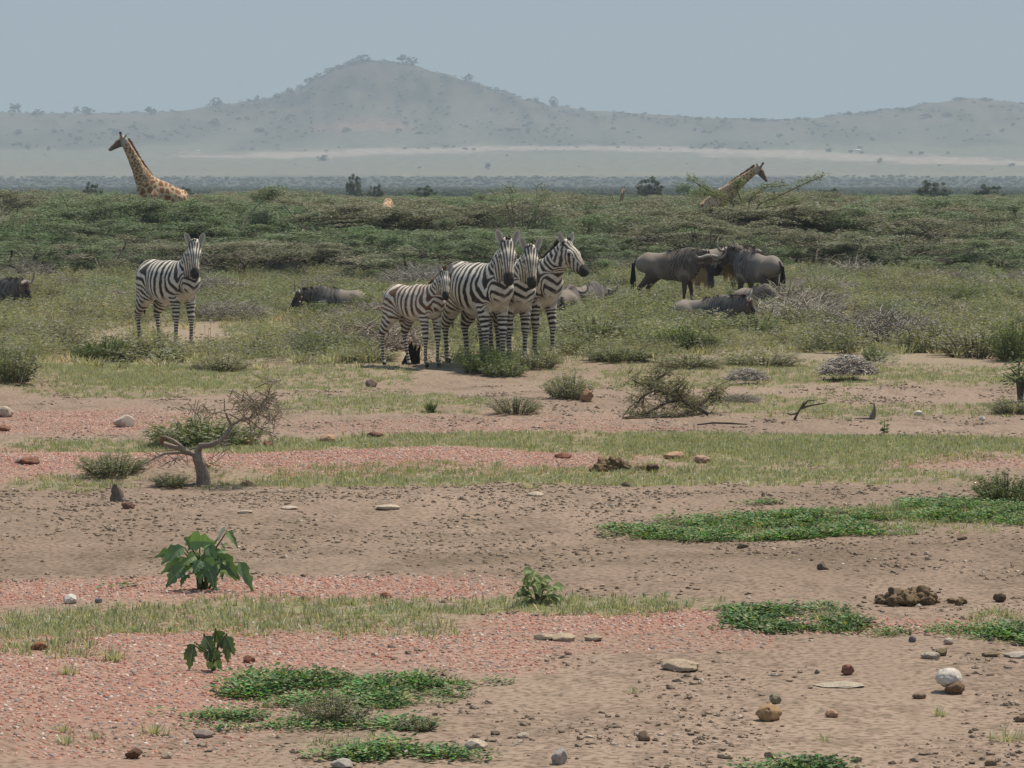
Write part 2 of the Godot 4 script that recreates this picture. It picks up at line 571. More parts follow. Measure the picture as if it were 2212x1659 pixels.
func skin(bones: Array, h: float, finer: int) -> Dictionary:
	var lo := Vector3.ONE * 1e9
	var hi := -lo
	for b in bones:
		var r: float = maxf(b[2], b[3])
		for e in 2:
			var q: Vector3 = b[e]
			lo = lo.min(q - Vector3.ONE * (r + 3.0 * h))
			hi = hi.max(q + Vector3.ONE * (r + 3.0 * h))
	var nx := int((hi.x - lo.x) / h) + 2
	var ny := int((hi.y - lo.y) / h) + 2
	var nz := int((hi.z - lo.z) / h) + 2
	var f := PackedFloat32Array()
	f.resize(nx * ny * nz)
	f.fill(9.0)
	var ph := PackedFloat32Array()
	ph.resize(nx * ny * nz)
	for b in bones:
		var a: Vector3 = b[0]
		var e: Vector3 = b[1]
		var ra: float = b[2]
		var dr: float = b[3] - ra
		var k: float = b[4]
		var p0: float = b[5]
		var dp: float = b[6] - p0
		var lat: Vector3 = b[7]
		var ls: float = 1.0 / b[8] - 1.0
		var kp := k * 1.6
		var ab := e - a
		ab += lat * (lat.dot(ab) * ls)
		var l2 := maxf(ab.length_squared(), 1e-8)
		var m := maxf(ra, ra + dr) + k + 2.5 * h
		var i0 := Vector3i(((a.min(e) - Vector3.ONE * m) - lo) / h).max(Vector3i.ZERO)
		var i1 := Vector3i(((a.max(e) + Vector3.ONE * m) - lo) / h).min(Vector3i(nx - 1, ny - 1, nz - 1))
		var abx := ab.x; var aby := ab.y; var abz := ab.z
		for z in range(i0.z, i1.z + 1):
			for y in range(i0.y, i1.y + 1):
				var i := (z * ny + y) * nx + i0.x
				for x in range(i0.x, i1.x + 1):
					var px := lo.x + x * h - a.x
					var py := lo.y + y * h - a.y
					var pz := lo.z + z * h - a.z
					if ls != 0.0:
						var q := (px * lat.x + py * lat.y + pz * lat.z) * ls
						px += lat.x * q; py += lat.y * q; pz += lat.z * q
					var t := (px * abx + py * aby + pz * abz) / l2
					var tc := clampf(t, 0.0, 1.0)
					px -= abx * tc; py -= aby * tc; pz -= abz * tc
					var d := sqrt(px * px + py * py + pz * pz) - ra - dr * tc
					var o := f[i]
					if o > 8.0:
						f[i] = d
						ph[i] = p0 + dp * clampf(t, -0.6, 1.6)
					elif d < o + kp:
						var w := clampf(0.5 + 0.5 * (o - d) / k, 0.0, 1.0)
						f[i] = o + (d - o) * w - k * w * (1.0 - w)
						w = clampf(0.5 + 0.5 * (o - d) / kp, 0.0, 1.0)
						ph[i] += (p0 + dp * clampf(t, -0.6, 1.6) - ph[i]) * w
					i += 1
	var vid := PackedInt32Array()
	vid.resize(nx * ny * nz)
	vid.fill(-1)
	var v := PackedVector3Array()
	var n := PackedVector3Array()
	var pp := PackedFloat32Array()
	var sx := 1; var sy := nx; var sz := nx * ny
	var off := PackedInt32Array([0, sx, sy, sx + sy, sz, sx + sz, sy + sz, sx + sy + sz])
	var ea := PackedInt32Array([0, 2, 4, 6, 0, 1, 4, 5, 0, 1, 2, 3])
	var eb := PackedInt32Array([1, 3, 5, 7, 2, 3, 6, 7, 4, 5, 6, 7])
	var g := PackedFloat32Array()
	g.resize(8)
	var band := 3.5 * h
	for z in nz - 1:
		for y in ny - 1:
			var i := (z * ny + y) * nx - 1
			for x in nx - 1:
				i += 1
				var c := f[i]
				if c > band or c < -band:
					continue
				var inside := 0
				for j in 8:
					g[j] = f[i + off[j]]
					if g[j] < 0.0:
						inside += 1
				if inside == 0 or inside == 8:
					continue
				var sum := Vector3.ZERO
				var cnt := 0
				for j in 12:
					var ga := g[ea[j]]
					var gb := g[eb[j]]
					if (ga < 0.0) != (gb < 0.0):
						var t := ga / (ga - gb)
						var ia := ea[j]
						var q := Vector3(ia & 1, (ia >> 1) & 1, ia >> 2)
						if j < 4: q.x += t
						elif j < 8: q.y += t
						else: q.z += t
						sum += q
						cnt += 1
				vid[i] = v.size()
				v.append(lo + (Vector3(x, y, z) + sum / cnt) * h)
				n.append(Vector3(g[1] + g[3] + g[5] + g[7] - g[0] - g[2] - g[4] - g[6], g[2] + g[3] + g[6] + g[7] - g[0] - g[1] - g[4] - g[5], g[4] + g[5] + g[6] + g[7] - g[0] - g[1] - g[2] - g[3]).normalized())
				var s := 0.0
				for j in 8:
					s += ph[i + off[j]]
				pp.append(s / 8.0)
	var ix := PackedInt32Array()
	for z in range(1, nz - 1):
		for y in range(1, ny - 1):
			var i := (z * ny + y) * nx
			for x in range(1, nx - 1):
				i += 1
				var c := f[i]
				if c > band or c < -band:
					continue
				for ax in 3:
					var st := sx if ax == 0 else (sy if ax == 1 else sz)
					if (c < 0.0) == (f[i + st] < 0.0):
						continue
					var s1 := sy if ax == 0 else (sz if ax == 1 else sx)
					var s2 := sz if ax == 0 else (sx if ax == 1 else sy)
					var a := vid[i]; var b := vid[i - s1]; var d := vid[i - s1 - s2]; var e := vid[i - s2]
					if a < 0 or b < 0 or d < 0 or e < 0:
						continue
					if c < 0.0:
						ix.append_array(PackedInt32Array([a, d, b, a, e, d]))
					else:
						ix.append_array(PackedInt32Array([a, b, d, a, d, e]))
	for step in finer:
		var mid := {}
		var nix := PackedInt32Array()
		for t in range(0, ix.size(), 3):
			var m3 := PackedInt32Array([0, 0, 0])
			for j in 3:
				var a := ix[t + j]
				var b := ix[t + (j + 1) % 3]
				var key := mini(a, b) * 4000000 + maxi(a, b)
				var q = mid.get(key)
				if q == null:
					q = v.size()
					mid[key] = q
					var nn := (n[a] + n[b]).normalized()
					var va := v[a]
					var vb := v[b]
					var mv := (va + vb) * 0.5
					mv += nn * ((n[a] - n[b]).dot(va - vb) * 0.125)  # follow the curve of the skin
					v.append(mv)
					n.append(nn)
					pp.append((pp[a] + pp[b]) * 0.5)
				m3[j] = q
			nix.append_array(PackedInt32Array([ix[t], m3[0], m3[2], m3[0], ix[t + 1], m3[1], m3[2], m3[1], ix[t + 2], m3[0], m3[1], m3[2]]))
		ix = nix
	return {"v": v, "n": n, "ix": ix, "ph": pp}

func aim(yaw: float, up: float) -> Vector3:
	return Vector3(sin(yaw) * cos(up), sin(up), cos(yaw) * cos(up))

func head_axes(s: Dictionary) -> void:
	s.hd = aim(s.head_yaw, -s.head_down)
	s.hl = Vector3(cos(s.head_yaw), 0, -sin(s.head_yaw))
	s.hu = s.hd.cross(s.hl)

# legs: [front left, front right, hind left, hind right] = fore-and-aft shift of the foot
func zebra_bones(s: Dictionary) -> Array:
	var foal: bool = s.get("foal", false)
	var B := []
	var fat := 0.84 if foal else 1.0
	var up := 0.06 if foal else 0.0
	var P := Vector3(0, 1.08 + up, -0.46)
	var Mi := Vector3(0, 0.995 + up, -0.02)
	var C := Vector3(0, 1.03 + up, 0.36)
	B.append(bone(C, Mi, 0.28 * fat, 0.335 * fat, 0.06, 8.2, 11.4, Vector3.RIGHT, 0.86))
	B.append(bone(Mi, P, 0.335 * fat, 0.28 * fat, 0.06, 11.4, 15.2, Vector3.RIGHT, 0.9))
	B.append(bone(P, Vector3(0, 1.06 + up, -0.62), 0.245 * fat, 0.19 * fat, 0.06, 15.0, 16.2, Vector3.RIGHT, 0.95))
	B.append(bone(Vector3(0, 1.215 + up, 0.34), Vector3(0, 1.22 + up, 0.05), 0.115 * fat, 0.09, 0.10, 8.0, 10.4))
	B.append(bone(Vector3(0, 1.00 + up, 0.44), Vector3(0, 0.92 + up, 0.30), 0.205 * fat, 0.20 * fat, 0.07, 7.9, 8.9))
	var nb := Vector3(0, 1.14 + up, 0.44)
	var d1 := aim(s.neck_yaw * 0.45, s.neck_up - 0.06)
	var d2 := aim(s.neck_yaw, s.neck_up + 0.12)
	var len_n := 0.86 if foal else 1.0
	var nm := nb + d1 * 0.24 * len_n
	var poll := nm + d2 * 0.26 * len_n
	s.nb = nb; s.nm = nm; s.poll = poll
	head_axes(s)
	var l1 := Vector3(cos(s.neck_yaw * 0.5), 0, -sin(s.neck_yaw * 0.5))
	B.append(bone(nb, nm, 0.215 * fat, 0.162 * fat, 0.07, 7.2, 4.2, l1, 0.72))
	B.append(bone(nm, poll, 0.162 * fat, 0.110 * fat, 0.06, 4.2, 0.8, s.hl, 0.74))
	var h: Vector3 = poll + s.hd * 0.02 - s.hu * 0.01
	s.h0 = h
	var hs: float = 0.86 if foal else s.get("head", 1.05)
	s.hs = hs
	var hd: Vector3 = s.hd * hs
	var hu: Vector3 = s.hu * hs
	B.append(bone(h, h + hd * 0.16, 0.098 * hs, 0.108 * hs, 0.04, 0, 0, s.hl, 0.95))
	B.append(bone(h + hd * 0.14, h + hd * 0.40 - hu * 0.005, 0.106 * hs, 0.066 * hs, 0.03, 0, 0, s.hl, 0.86))
	B.append(bone(h + hd * 0.40 - hu * 0.008, h + hd * 0.47 - hu * 0.02, 0.066 * hs, 0.068 * hs, 0.03, 0, 0, s.hl, 0.98))
	B.append(bone(h + hd * 0.10 - hu * 0.085, h + hd * 0.26 - hu * 0.085, 0.075 * hs, 0.06 * hs, 0.04, 0, 0, s.hl, 0.8))
	B.append(bone(h + hd * 0.26 - hu * 0.075, h + hd * 0.46 - hu * 0.065, 0.055 * hs, 0.042 * hs, 0.03, 0, 0, s.hl, 0.95))
	for q in [-1, 1]:
		B.append(bone(h + hd * 0.15 + s.hl * 0.085 * q * hs + hu * 0.045, h + hd * 0.19 + s.hl * 0.085 * q * hs + hu * 0.04, 0.032 * hs, 0.028 * hs, 0.02))
		B.append(bone(h + hd * 0.455 + s.hl * 0.036 * q * hs + hu * 0.02, h + hd * 0.475 + s.hl * 0.036 * q * hs + hu * 0.01, 0.028 * hs, 0.025 * hs, 0.015))
	var thin := 0.88 if foal else 1.0
	for i in 4:
		var q := 1.0 if i % 2 == 0 else -1.0
		var sh: float = s.legs[i]
		if i < 2:
			var z := 0.36 + sh
			var top := Vector3(0.125 * q, 0.98 + up, 0.36)
			var el := Vector3(0.13 * q, 0.76 + up, 0.33 + sh * 0.25)
			var kn := Vector3(0.115 * q, 0.45 + up * 0.5, 0.37 + sh * 0.75)
			var fe := Vector3(0.11 * q, 0.13, z)
			B.append(bone(top, el, 0.15 * fat, 0.095 * fat, 0.06, 8.6, 10.6, Vector3.RIGHT, 0.75))
			B.append(bone(el, kn, 0.088 * thin, 0.050 * thin, 0.04, 10.6, 15.6))
			B.append(bone(kn, kn + (fe - kn) * 0.2, 0.050 * thin, 0.036 * thin, 0.02, 15.6, 17.2))
			B.append(bone(kn + (fe - kn) * 0.2, fe, 0.034 * thin, 0.030 * thin, 0.02, 17.2, 23.0))
			B.append(bone(fe, fe + Vector3(0, -0.06, 0.025), 0.035 * thin, 0.034 * thin, 0.02, 23.0, 25.0))
			B.append(bone(fe + Vector3(0, -0.075, 0.03), fe + Vector3(0, -0.09, 0.036), 0.040 * thin, 0.044 * thin, 0.01, 25, 25))
		else:
			var hip := Vector3(0.12 * q, 1.02 + up, -0.44)
			var stf := Vector3(0.145 * q, 0.80 + up, -0.36 + sh * 0.3)
			var hock := Vector3(0.115 * q, 0.50 + up * 0.5, -0.62 + sh * 0.8)
			var fe2 := Vector3(0.11 * q, 0.13, -0.56 + sh)
			B.append(bone(hip, stf, 0.215 * fat, 0.135 * fat, 0.06, 15.4, 18.0, Vector3.RIGHT, 0.8))
			B.append(bone(stf, hock, 0.125 * fat, 0.056 * thin, 0.05, 18.0, 22.6))
			B.append(bone(hip + Vector3(0, -0.1, -0.12), hock + Vector3(0, 0.08, 0.02), 0.12 * fat, 0.045, 0.06, 17.2, 22.0))
			B.append(bone(hock, hock + (fe2 - hock) * 0.25, 0.050 * thin, 0.038 * thin, 0.02, 22.6, 24.6))
			B.append(bone(hock + (fe2 - hock) * 0.25, fe2, 0.036 * thin, 0.031 * thin, 0.02, 24.6, 30.5))
			B.append(bone(fe2, fe2 + Vector3(0, -0.06, 0.02), 0.036 * thin, 0.034 * thin, 0.02, 30.5, 32.0))
			B.append(bone(fe2 + Vector3(0, -0.075, 0.025), fe2 + Vector3(0, -0.09, 0.03), 0.040 * thin, 0.043 * thin, 0.01, 32, 32))
	B.append(bone(Vector3(0, 1.14 + up, -0.70), Vector3(0, 0.98 + up, -0.79), 0.04, 0.03, 0.03, 15.8, 17.4))
	B.append(bone(Vector3(0, 0.98 + up, -0.79), Vector3(0.02, 0.76 + up, -0.81), 0.03, 0.02, 0.02, 17.4, 20))
	s.tail = Vector3(0.01, 0.86 + up, -0.80)
	return B

func zebra_colour(p: Vector3, n: Vector3, ph: float, s: Dictionary) -> Color:
	var foal: bool = s.get("foal", false)
	var sd: float = s.seed * 7.3
	var grain := noise_c.get_noise_3d(p.x * 2.0 + sd, p.y * 2.0, p.z * 2.0)
	var dust := noise_b.get_noise_3d(p.x * 1.3 + sd, p.y * 1.3, p.z * 1.3)
	var white := Color(0.64, 0.60, 0.525).lerp(Color(0.47, 0.415, 0.335), clampf(grain * 0.8 + dust * 0.6 + 0.25, 0, 1))
	var black := Color(0.034, 0.028, 0.024).lerp(Color(0.075, 0.058, 0.045), clampf(0.3 + dust * 0.9 + grain * 0.4, 0, 1))
	if foal:
		var warm := clampf((ph - 3.0) / 4.0, 0, 1) * clampf((p.y - 0.55) * 3.0, 0, 1)
		black = black.lerp(Color(0.155, 0.072, 0.040), warm * clampf(0.75 + grain, 0, 1))
		if p.y < 0.55:
			black = Color(0.055, 0.030, 0.02)
	var q: Vector3 = (p - s.h0) / s.hs
	var u: float = q.dot(s.hd)
	var w: float = q.dot(s.hu)
	var lt: float = q.dot(s.hl)
	if p.y < 0.055:
		return Color(0.03, 0.027, 0.025)
	if u > -0.02 and absf(lt) < 0.17 and w > -0.20 and w < 0.2 and p.y > 0.9:
		var nose := smoothstep(0.355, 0.42, u + grain * 0.03 - absf(lt) * 0.15)
		var front: float = n.dot(s.hu)
		var f := 0.0
		if front > 0.42 or w > 0.055:
			f = sin(TAU * (absf(lt) * lerpf(24.0, 34.0, clampf(u / 0.36, 0, 1)) + 0.25 + u * 2.0))
			f += 0.25 if u < 0.10 else -0.1
		else:
			f = sin(TAU * (u * 12.0 + w * 7.0 + grain * 0.25)) * 1.2
		var b := smoothstep(-0.25, 0.25, f)
		var face := white.lerp(black, b * 0.96)
		var bridge := smoothstep(0.30, 0.37, u) * clampf(front, 0, 1)
		face = face.lerp(Color(0.16, 0.10, 0.07), bridge * 0.5)
		var socket := Vector2(u - 0.17, w - 0.035).length()
		if absf(lt) > 0.07 and socket < 0.04:
			face = face.lerp(Color(0.03, 0.025, 0.022), 1.0 - smoothstep(0.022, 0.04, socket))
		return face.lerp(Color(0.035, 0.028, 0.024), nose)
	var warp := noise_b.get_noise_3d(p.x * 2.2 + sd, p.y * 2.2, p.z * 2.2) * 0.34 + noise_c.get_noise_3d(p.x * 0.9 + sd, p.y * 0.9, p.z * 0.9) * 0.10
	var chest := smoothstep(0.40, 0.70, n.z) * smoothstep(0.36, 0.46, p.z) * smoothstep(0.62, 0.72, p.y) * (1.0 - smoothstep(1.16, 1.30, p.y)) * (0.0 if absf(p.x) > 0.24 else 1.0)
	if chest > 0.0:  # chevrons on the breast
		ph = lerpf(ph, 6.6 + (1.22 - p.y) * 8.5 + absf(p.x) * 5.0, chest)
	var f2 := sin(TAU * (ph + warp))
	var bias := 0.0
	if ph > 10.5 and ph < 16.5 and p.y > 0.78:
		bias = -0.05
	if ph < 8.0:
		bias = 0.18
	if p.y < 0.7:
		bias = 0.22
	var soft := 0.20
	var k := smoothstep(-soft, soft, f2 + bias)
	if n.y < -0.5 and p.y > 0.6 and p.y < 1.0:
		k *= 1.0 - smoothstep(0.5, 0.85, -n.y)
	if absf(p.x) < 0.022 and p.z < 0.4 and p.y > 1.1:
		k = 1.0
	if chest > 0.5:
		k *= smoothstep(-0.1, 0.5, f2 + 0.1) * (0.35 + 0.65 * smoothstep(0.80, 0.98, p.y + absf(p.x) * 0.5))
	if p.y < 0.30 and p.y > 0.06:
		white = white.lerp(Color(0.34, 0.27, 0.20), 0.35)
	return white.lerp(black, k)

# a cupped ear: root, axis, facing direction
func add_ear(mb: MB, root: Vector3, axis: Vector3, face: Vector3, length: float, width: float, rim: Color, inner: Color, back: Color):
	var side := axis.cross(face).normalized()
	face = side.cross(axis).normalized()
	for layer in 2:
		var base := mb.v.size()
		for i in 10:
			var t := i / 9.0
			var hw := width * 0.5 * (0.50 + 0.50 * sin(PI * clampf(t * 0.62 + 0.12, 0, 1))) * sqrt(maxf(0.0, 1.0 - pow(maxf(0.0, t - 0.35) / 0.65, 2.4)))
			for j in 7:
				var a := (j / 6.0 * 2.0 - 1.0)
				var cup := (1.0 - a * a) * hw * (0.55 if layer == 0 else 0.85)
				mb.v.append(root + axis * length * t + side * hw * a - face * cup)
				mb.n.append((face if layer == 0 else -face) + side * a * (-0.7 if layer == 0 else 0.7))
				var edge := maxf(smoothstep(0.55, 0.8, absf(a)), smoothstep(0.80, 0.95, t))
				var col := inner.lerp(rim, edge) if layer == 0 else back.lerp(rim, edge * 0.6)
				if layer == 1 and t > 0.35 and t < 0.55:
					col = inner
				mb.c.append(col)
		for i in 9:
			for j in 6:
				var k := base + i * 7 + j
				mb.ix.append_array(PackedInt32Array([k, k + 1, k + 7, k + 1, k + 8, k + 7]))

func body_mb(s: Dictionary, painter: String) -> MB:
	var mb := MB.new()
	var r: Dictionary = s.skin
	mb.v = r.v
	mb.n = r.n
	mb.ix = r.ix
	mb.c.resize(mb.v.size())
	for i in mb.v.size():
		match painter:
			"zebra": mb.c[i] = zebra_colour(mb.v[i], mb.n[i], r.ph[i], s)
			"gnu": mb.c[i] = gnu_colour(mb.v[i], mb.n[i], r.ph[i], s)
			"giraffe": mb.c[i] = giraffe_colour(mb.v[i], mb.n[i], r.ph[i], s)
	return mb

func add_eye(parent: Node3D, where: Vector3, r: float):
	var sp := SphereMesh.new()
	sp.radius = r
	sp.height = r * 2.0
	sp.radial_segments = 12
	sp.rings = 6
	sp.material = M.eye
	part("eye", sp, parent).position = where

func build_zebra(s: Dictionary):
	var o := thing("zebra" if not s.get("foal", false) else "zebra_foal", s.where, s.label, "zebra", "zebras standing at the edge of the thicket", s.turn, s.scale)
	var mb: MB = s.mb
	var rng := rng_of(900 + s.seed)
	var hs: float = s.hs
	var rim := Color(0.66, 0.63, 0.57)
	for q in [-1, 1]:
		var axis: Vector3 = (s.hl * 0.40 * q + Vector3.UP * 1.0 - s.hd * 0.10).normalized()
		add_ear(mb, s.h0 + s.hl * 0.076 * q * hs + s.hu * 0.05 * hs - s.hd * 0.02, axis, (s.hu + s.hl * 0.35 * q + s.hd * 0.4).normalized(), (0.19 if hs > 0.9 else 0.17), 0.098, rim, Color(0.33, 0.295, 0.26), Color(0.50, 0.46, 0.41))
	part("body", mb.mesh(M.fur), o)
	# upright mane from the forelock to the withers
	var mane := MB.new()
	var foal: bool = s.get("foal", false)
	var crest: Array = []
	var fat := 0.84 if foal else 1.0
	var wither := Vector3(0, s.nb.y + 0.16, 0.30)
	var l1: Vector3 = s.hl
	for i in 31:
		var t := i / 30.0
		var c: Vector3
		var r: float
		var d: Vector3
		if t < 0.5:
			c = (s.poll as Vector3).lerp(s.nm, t * 2.0); r = lerpf(0.110, 0.162, t * 2.0) * fat; d = (s.nm - s.poll).normalized()
		else:
			c = (s.nm as Vector3).lerp(s.nb, (t - 0.5) * 2.0); r = lerpf(0.162, 0.215, (t - 0.5) * 2.0) * fat; d = (s.nb - s.nm).normalized()
		var lat := l1.lerp(Vector3.RIGHT, t).normalized()
		var back := lat.cross(d).normalized()
		if back.dot(Vector3.UP - s.hd * 0.3) < 0.0:
			back = -back
		crest.append([c + back * r * 0.93, back, lat, d])
	crest.push_front([s.h0 + s.hu * 0.085 * hs + s.hd * 0.0, (s.hu * 0.2 + Vector3.UP * 1.0 - s.hd * 0.2).normalized(), s.hl, -s.hd])
	for i in crest.size():
		var e: Array = crest[i]
		var stripe := sin(TAU * (i * 0.23 + 0.1)) > 0.1
		for j in 16:
			var len := (0.125 if foal else (0.095 if i > 3 else 0.115)) * rng.randf_range(0.75, 1.1) * (1.0 if i < 26 else 0.75)
			var side: float = rng.randf_range(-0.022, 0.022)
			var root: Vector3 = e[0] + e[2] * side + e[3] * rng.randf_range(-0.012, 0.012) - e[1] * 0.02
			var dir: Vector3 = (e[1] + e[2] * side * 4.0 + Vector3(rng.randf_range(-0.12, 0.12), 0, rng.randf_range(-0.12, 0.12))).normalized()
			var dark := Color(0.03, 0.022, 0.018)
			if foal:
				dark = Color(0.20, 0.085, 0.04) if i < 6 else Color(0.14, 0.06, 0.03)
			var wcol := dark if stripe or i < 4 else Color(0.42, 0.37, 0.30)
			mane.blade(root, dir, e[3], len * 0.62, 0.016, Vector3.ZERO, wcol)
			mane.blade(root + dir * len * 0.35, dir, e[2], len * 0.75, 0.014, Vector3.ZERO, dark.lerp(Color(0.10, 0.06, 0.04), rng.randf() * 0.6))
	part("mane", mane.mesh(M.hair), o)
	var tuft := MB.new()
	for j in 70:
		var a := rng.randf() * TAU
		tuft.blade(s.tail + Vector3(cos(a) * 0.02, rng.randf_range(-0.1, 0.02), sin(a) * 0.02), Vector3(cos(a) * 0.10, -1, sin(a) * 0.10).normalized(), Vector3(sin(a), 0, cos(a)), rng.randf_range(0.25, 0.42), 0.014, Vector3.ZERO, Color(0.022, 0.018, 0.016))
	part("tail_tuft", tuft.mesh(M.hair), o)
	for q in [-1, 1]:
		add_eye(o, s.h0 + (s.hd * 0.17 + s.hl * 0.104 * q + s.hu * 0.040) * hs, 0.02)

# ---- wildebeest
func gnu_bones(s: Dictionary) -> Array:
	var B := []
	var dy: float = -0.56 if s.lying else 0.0
	var D := Vector3(0, dy, 0)
	var C := Vector3(0, 0.95, 0.36) + D
	var Mi := Vector3(0, 0.90, -0.05) + D
	var P := Vector3(0, 0.96, -0.48) + D
	B.append(bone(C, Mi, 0.285, 0.275, 0.08, 0, 0.5, Vector3.RIGHT, 0.72))
	B.append(bone(Mi, P, 0.275, 0.215, 0.08, 0.5, 1.0, Vector3.RIGHT, 0.82))
	B.append(bone(P, Vector3(0, 0.94, -0.60) + D, 0.21, 0.16, 0.06, 1.0, 1.1))
	B.append(bone(Vector3(0, 1.16, 0.36) + D, Vector3(0, 1.10, 0.02) + D, 0.125, 0.09, 0.12, 0, 0.4, Vector3.RIGHT, 0.8))
	B.append(bone(Vector3(0, 0.84, 0.42) + D, Vector3(0, 0.78, 0.2) + D, 0.20, 0.20, 0.08, 0, 0.3, Vector3.RIGHT, 0.8))
	var nb := Vector3(0, 1.04, 0.46) + D
	var d1 := aim(s.neck_yaw * 0.5, s.neck_up)
	var d2 := aim(s.neck_yaw, s.neck_up)
	var nm := nb + d1 * 0.20
	var poll := nm + d2 * 0.22
	head_axes(s)
	s.nb = nb; s.nm = nm; s.poll = poll; s.dy = dy
	B.append(bone(nb, nm, 0.22, 0.165, 0.09, 0, -0.5, Vector3.RIGHT, 0.62))
	B.append(bone(nm, poll, 0.165, 0.11, 0.07, -0.5, -1.0, s.hl, 0.7))
	var h: Vector3 = poll + s.hd * 0.02
	s.h0 = h
	var hd: Vector3 = s.hd
	var hu: Vector3 = s.hu
	B.append(bone(h, h + hd * 0.18, 0.095, 0.088, 0.04, -2, -2, s.hl, 0.92))
	B.append(bone(h + hd * 0.18, h + hd * 0.44, 0.088, 0.066, 0.03, -2, -3, s.hl, 0.82))
	B.append(bone(h + hd * 0.44, h + hd * 0.52 - hu * 0.02, 0.068, 0.066, 0.03, -3, -3, s.hl, 1.0))
	B.append(bone(h + hd * 0.12 - hu * 0.08, h + hd * 0.48 - hu * 0.06, 0.065, 0.045, 0.04, -2, -3, s.hl, 0.85))
	for i in 4:
		var q := 1.0 if i % 2 == 0 else -1.0
		var sh: float = s.legs[i]
		if s.lying:
			if i < 2:
				B.append(bone(Vector3(0.13 * q, 0.85, 0.36) + D, Vector3(0.17 * q, 0.16, 0.34), 0.13, 0.085, 0.06, 0.2, 2))
				B.append(bone(Vector3(0.17 * q, 0.14, 0.32), Vector3(0.16 * q, 0.09, 0.58), 0.075, 0.05, 0.03, 2, 2))
				B.append(bone(Vector3(0.16 * q, 0.07, 0.58), Vector3(0.12 * q, 0.05, 0.30), 0.04, 0.03, 0.02, 2, 2))
			else:
				B.append(bone(Vector3(0.12 * q, 0.95, -0.46) + D, Vector3(0.22 * q, 0.20, -0.22), 0.19, 0.11, 0.06, 1, 2))
				B.append(bone(Vector3(0.22 * q, 0.18, -0.22), Vector3(0.22 * q, 0.07, -0.58), 0.09, 0.05, 0.04, 2, 2))
				B.append(bone(Vector3(0.22 * q, 0.06, -0.58), Vector3(0.24 * q, 0.045, -0.24), 0.04, 0.03, 0.02, 2, 2))
		elif i < 2:
			var el := Vector3(0.12 * q, 0.70, 0.33 + sh * 0.25)
			var kn := Vector3(0.11 * q, 0.40, 0.36 + sh * 0.75)
			var fe := Vector3(0.10 * q, 0.11, 0.36 + sh)
			B.append(bone(Vector3(0.12 * q, 0.92, 0.38), el, 0.14, 0.085, 0.06, 0.2, 1.6, Vector3.RIGHT, 0.75))
			B.append(bone(el, kn, 0.078, 0.043, 0.04, 1.6, 2))
			B.append(bone(kn, fe, 0.038, 0.026, 0.02, 2, 2))
			B.append(bone(fe, fe + Vector3(0, -0.085, 0.03), 0.030, 0.036, 0.02, 2, 2))
		else:
			var stf := Vector3(0.13 * q, 0.74, -0.34 + sh * 0.3)
			var hock := Vector3(0.10 * q, 0.45, -0.58 + sh * 0.8)
			var fe2 := Vector3(0.095 * q, 0.11, -0.52 + sh)
			B.append(bone(Vector3(0.10 * q, 0.92, -0.44), stf, 0.175, 0.115, 0.06, 1.0, 1.5, Vector3.RIGHT, 0.8))
			B.append(bone(stf, hock, 0.105, 0.045, 0.05, 1.5, 2))
			B.append(bone(hock, fe2, 0.040, 0.027, 0.02, 2, 2))
			B.append(bone(fe2, fe2 + Vector3(0, -0.085, 0.025), 0.030, 0.036, 0.02, 2, 2))
	return B

func gnu_colour(p: Vector3, n: Vector3, ph: float, s: Dictionary) -> Color:
	var sd: float = s.seed * 5.1
	var g1 := noise_b.get_noise_3d(p.x * 1.5 + sd, p.y * 1.2, p.z * 1.5)
	var g2 := noise_c.get_noise_3d(p.x * 1.5 + sd, p.y * 0.35, p.z * 1.2)
	var coat := Color(0.155, 0.124, 0.100).lerp(Color(0.080, 0.064, 0.054), clampf(0.5 + g1 * 1.1 + g2 * 0.3, 0, 1))
	if s.get("grey", false):
		coat = Color(0.145, 0.132, 0.120).lerp(Color(0.075, 0.068, 0.064), clampf(0.5 + g1 * 1.1 + g2 * 0.3, 0, 1))
	coat = coat.lerp(Color(0.27, 0.225, 0.185), 0.7 * smoothstep(0.35, 0.75, ph + g1 * 0.5) * (1.0 - smoothstep(1.15, 1.45, ph + g1 * 0.2)))  # paler loins and rump
	if ph < 0.45 and ph > -1.6:  # brindled shoulder and neck
		var st := sin(p.z * 88.0 + g1 * 16.0 + p.y * 9.0) * clampf(0.5 + g2 * 1.6, 0.0, 1.0)
		coat = coat.lerp(Color(0.045, 0.036, 0.032), smoothstep(0.1, 0.6, st + g2 * 0.5) * 0.85)
		coat = coat.lerp(Color(0.27, 0.24, 0.215), smoothstep(0.35, 0.8, -st + g2 * 0.6) * 0.40)
	if ph > 1.3:
		coat = coat.lerp(Color(0.095, 0.068, 0.052), smoothstep(1.3, 1.8, ph))
	var q: Vector3 = p - s.h0
	var u: float = q.dot(s.hd)
	if ph < -1.4 and u > -0.05:
		var face := Color(0.032, 0.028, 0.028)
		if u < 0.12:
			face = Color(0.10, 0.065, 0.048)
		if u > 0.47:
			face = Color(0.075, 0.065, 0.06)
		if n.dot(s.hu) < 0.1 and u < 0.32:
			face = face.lerp(Color(0.15, 0.115, 0.09), 0.6)
		return face
	if p.y < 0.05 and not s.lying:
		return Color(0.03, 0.027, 0.025)
	return coat

